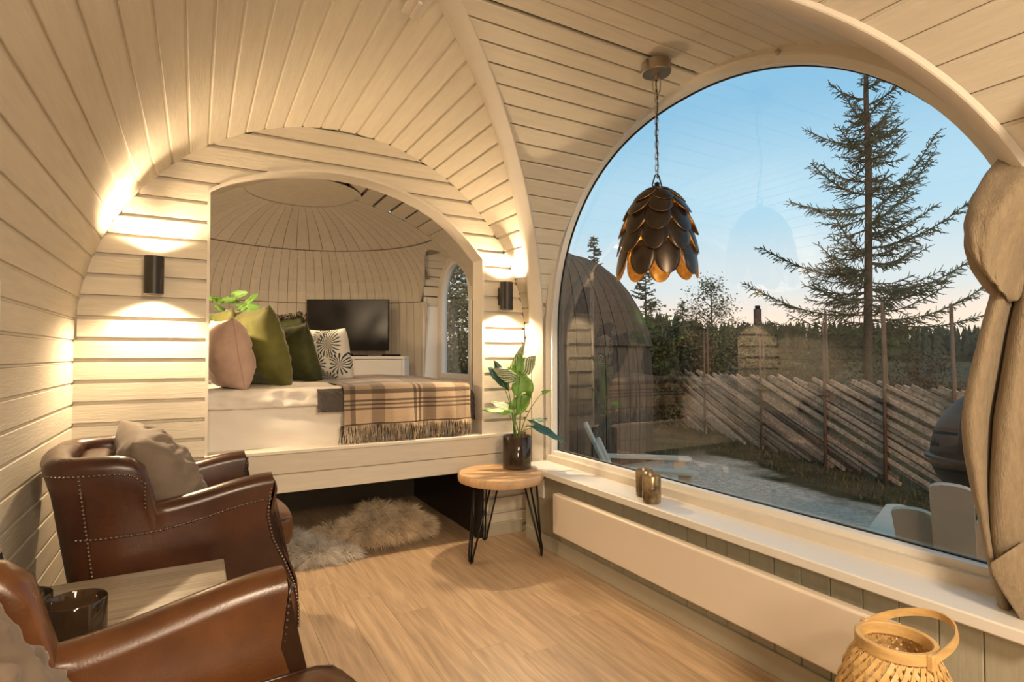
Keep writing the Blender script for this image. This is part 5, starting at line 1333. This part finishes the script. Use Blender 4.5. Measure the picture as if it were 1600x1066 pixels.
for i in range(84):
    py = rf.uniform(165, 545); ln = (.35+1.25*((py-120)/430))*rf.uniform(.6, 1.0); a = T(1357, py); an = rf.uniform(0, 2*pi)
    d = (cr2*cos(an)*.8+cf2*sin(an)+Vector((0, 0, rf.uniform(.0, .35)))).normalized(); mb = MB(); twigged(mb, a, a+d*ln, .10*ln, .018, rf, .10, .24); mb.build('branch', M['needle'], sp_, fix=False)
def small_spruce(px, pytop, pybase, S_, wpx, label, seed, dens=22, name='spruce', group=None):
    rf = random.Random(seed); t = P3(px, pytop, S_); b = P3(px, pybase, S_); gz = min(terr(b.x, b.y), b.z); e = empty(name, (b.x, b.y, gz), label=label, cat='tree', group=group); H = t.z-gz; o0 = Vector((0, 0, 0))
    MB().tube([(0, 0, 0), (0, 0, H)], .02*H, 6, r2=.006).build('trunk', M['bark'], e); mb = MB(); n = int(H*dens)
    W_ = wpx/871.5*S_/2
    for i in range(n):
        q = i/n; z = H*(1-.97*q**.9) if False else H*(.12+.87*(1-q)); k = (H-z)/H; ln = (.06+W_*k**.75)*rf.uniform(.65, 1.1); an = rf.uniform(0, 2*pi); d = Vector((cos(an), sin(an), rf.uniform(-.15, .35))); a = Vector((0, 0, z)); m_ = a+d*ln*.6+Vector((0, 0, -.05*ln)); c = a+d*ln+Vector((0, 0, .02))
        w = Vector((-sin(an), cos(an), 0)); mb.tube([a, m_, c], .018, 3, r2=.008)
        for j in range(int(6+ln*12)):
            t_ = rf.uniform(.15, 1); p = a.lerp(m_, t_/.6) if t_ < .6 else m_.lerp(c, (t_-.6)/.4); s_ = rf.choice((1, -1)); dd = (d*.6+w*s_*rf.uniform(.4, 1)+Vector((0, 0, rf.uniform(-.7, .3)))).normalized(); tri(mb, p, p+dd*rf.uniform(.10, .26)*(.4+.6*k), .022)
    tag(mb.build('crown', M['needle'], e, fix=False), kind='stuff'); return e
small_spruce(929, 366, 660, 15, 76, 'dark pointed spruce top rising behind the dome hut', 41, 30)
small_spruce(1010, 415, 660, 15.5, 130, 'dark spruce behind the pendant lamp and the edge of the dome hut', 42, 34)
small_spruce(1068, 470, 640, 19, 90, 'small dark spruce between the dome hut and the birch', 43, 30)
def leafy(px, pytop, pybase, S_, wpx, label, seed, n, m, ls=.035, name='birch_tree', trunk=True, low=.15):
    rf = random.Random(seed); t = P3(px, pytop, S_); b = P3(px, pybase, S_); gz = min(terr(b.x, b.y), b.z); e = empty(name, (b.x, b.y, gz), label=label, cat='tree' if trunk else 'bush'); H = t.z-gz; W_ = wpx/871.5*S_/2
    if trunk: MB().tube([(0, 0, 0), (.05, 0, H*.5), (0, 0, H*.97)], .035, 6, r2=.008).build('trunk', M['bark'], e)
    mb = MB(); lm = MB(); nb = 60
    for i in range(nb):
        z = H*(low+(.93-low)*rf.random()); k = sin(pi*min(1, ((z/H-low)/(1-low))*.80+.2))**.8; an = rf.uniform(0, 2*pi); ln = W_*k*rf.uniform(.6, 1.1); a = Vector((0, 0, max(.1, z-ln*.6))); c = Vector((cos(an)*ln, sin(an)*ln, z+ln*.15)); mb.tube([a, a.lerp(c, .5)+Vector((0, 0, .05)), c], .010, 3, r2=.004)
        for j in range(n//nb):
            p = a.lerp(c, rf.uniform(.3, 1.05))+Vector((rf.gauss(0, .09), rf.gauss(0, .09), rf.gauss(0, .11)))*(W_/.7)**.5; u = Vector((rf.uniform(-1, 1), rf.uniform(-1, 1), rf.uniform(-1, 1))).normalized()*ls; v = u.orthogonal().normalized()*ls*.7; lm.add([p-u, p+v, p+u, p-v], [(0, 1, 2, 3)])
    if trunk: mb.build('branches', M['bark'], e, fix=False)['kind'] = 'stuff'
    tag(lm.build('foliage', m, e, fix=False), kind='stuff'); return e
leafy(1112, 425, 640, 12, 120, 'slender birch tree with small leaves right of the pendant lamp', 51, 3600, M['birch'], .030)
M['bushdark'] = mat('dark_bush', (.035, .045, .014), .8, var=.5, nscale=4)
leafy(1075, 500, 640, 12.5, 150, 'dense dark bush behind the left part of the pole fence', 52, 5200, M['bushdark'], .05, 'bush', False, 0)
leafy(1170, 512, 640, 13, 150, 'dense dark bush behind the pole fence, left of the tall spruce', 53, 5200, M['bushdark'], .05, 'bush', False, 0)
leafy(1025, 520, 640, 11.5, 100, 'dense dark bush beside the dome hut', 54, 4200, M['bushdark'], .05, 'bush', False, 0)
M['bushbrown'] = mat('brown_bush', (.08, .05, .02), .85, var=.5, nscale=4)
leafy(1440, 545, 640, 11.5, 130, 'low brownish bush behind the right part of the pole fence', 55, 3600, M['bushbrown'], .035, 'bush', False, 0)
leafy(1300, 535, 650, 14, 190, 'dark olive bush at the foot of the tall spruce', 56, 5200, M['bushdark'], .05, 'bush', False, 0)
# trees seen through the bedroom window
leafy(640, 330, 640, 15, 300, 'green leafy tree seen through the small bedroom window', 57, 9000, M['birch'], .07, 'leafy_tree', True)
leafy(760, 360, 640, 16, 300, 'green leafy tree outside, partly seen through the bedroom window next to the dome hut', 58, 7000, M['birch'], .07, 'leafy_tree', True)
# chimney and far forest
c0 = P3(1184, 520, 30); ch = empty('chimney', (c0.x, c0.y, terr(c0.x, c0.y)), label='thin dark chimney far behind the fence between birch and spruce', cat='chimney')
mb = MB(); h_ = P3(1184, 483, 30).z-terr(c0.x, c0.y); mb.tube([(0, 0, 0), (0, 0, h_)], .20, 10); mb.build('flue', M['stake'], ch, True); mb = MB(); mb.tube([(0, 0, h_), (0, 0, h_+.18)], .13, 10); mb.build('cap', M['black'], ch, True)
rf = random.Random(77); fm_ = MB()
for i in range(620):
    px = rf.uniform(850, 1660); S_ = rf.uniform(44, 70); p = P3(px, 556, S_); p.z = terr(p.x, p.y)-.3; py = 508+rf.uniform(-8, 10)+(6 if px > 1400 else 0)
    if px < 1060: py -= 14
    t = P3(px, py, S_); h = max(1.5, t.z-p.z); 
    for q in range(4):
        r0 = h*.20*(1-q*.22); z0 = p.z+h*(.05+q*.23); z1 = p.z+h*(.42+q*.195); V = [(p.x+r0*cos(a*pi/3+q), p.y+r0*sin(a*pi/3+q), z0+rf.uniform(-.2, .2)) for a in range(6)]+[(p.x, p.y, z1)]
        fm_.add(V, [(a, (a+1) % 6, 6) for a in range(6)])
tag(fm_.build('far_forest', M['heath'], fix=False), 'dark line of distant conifer forest along the horizon', 'forest', kind='stuff')
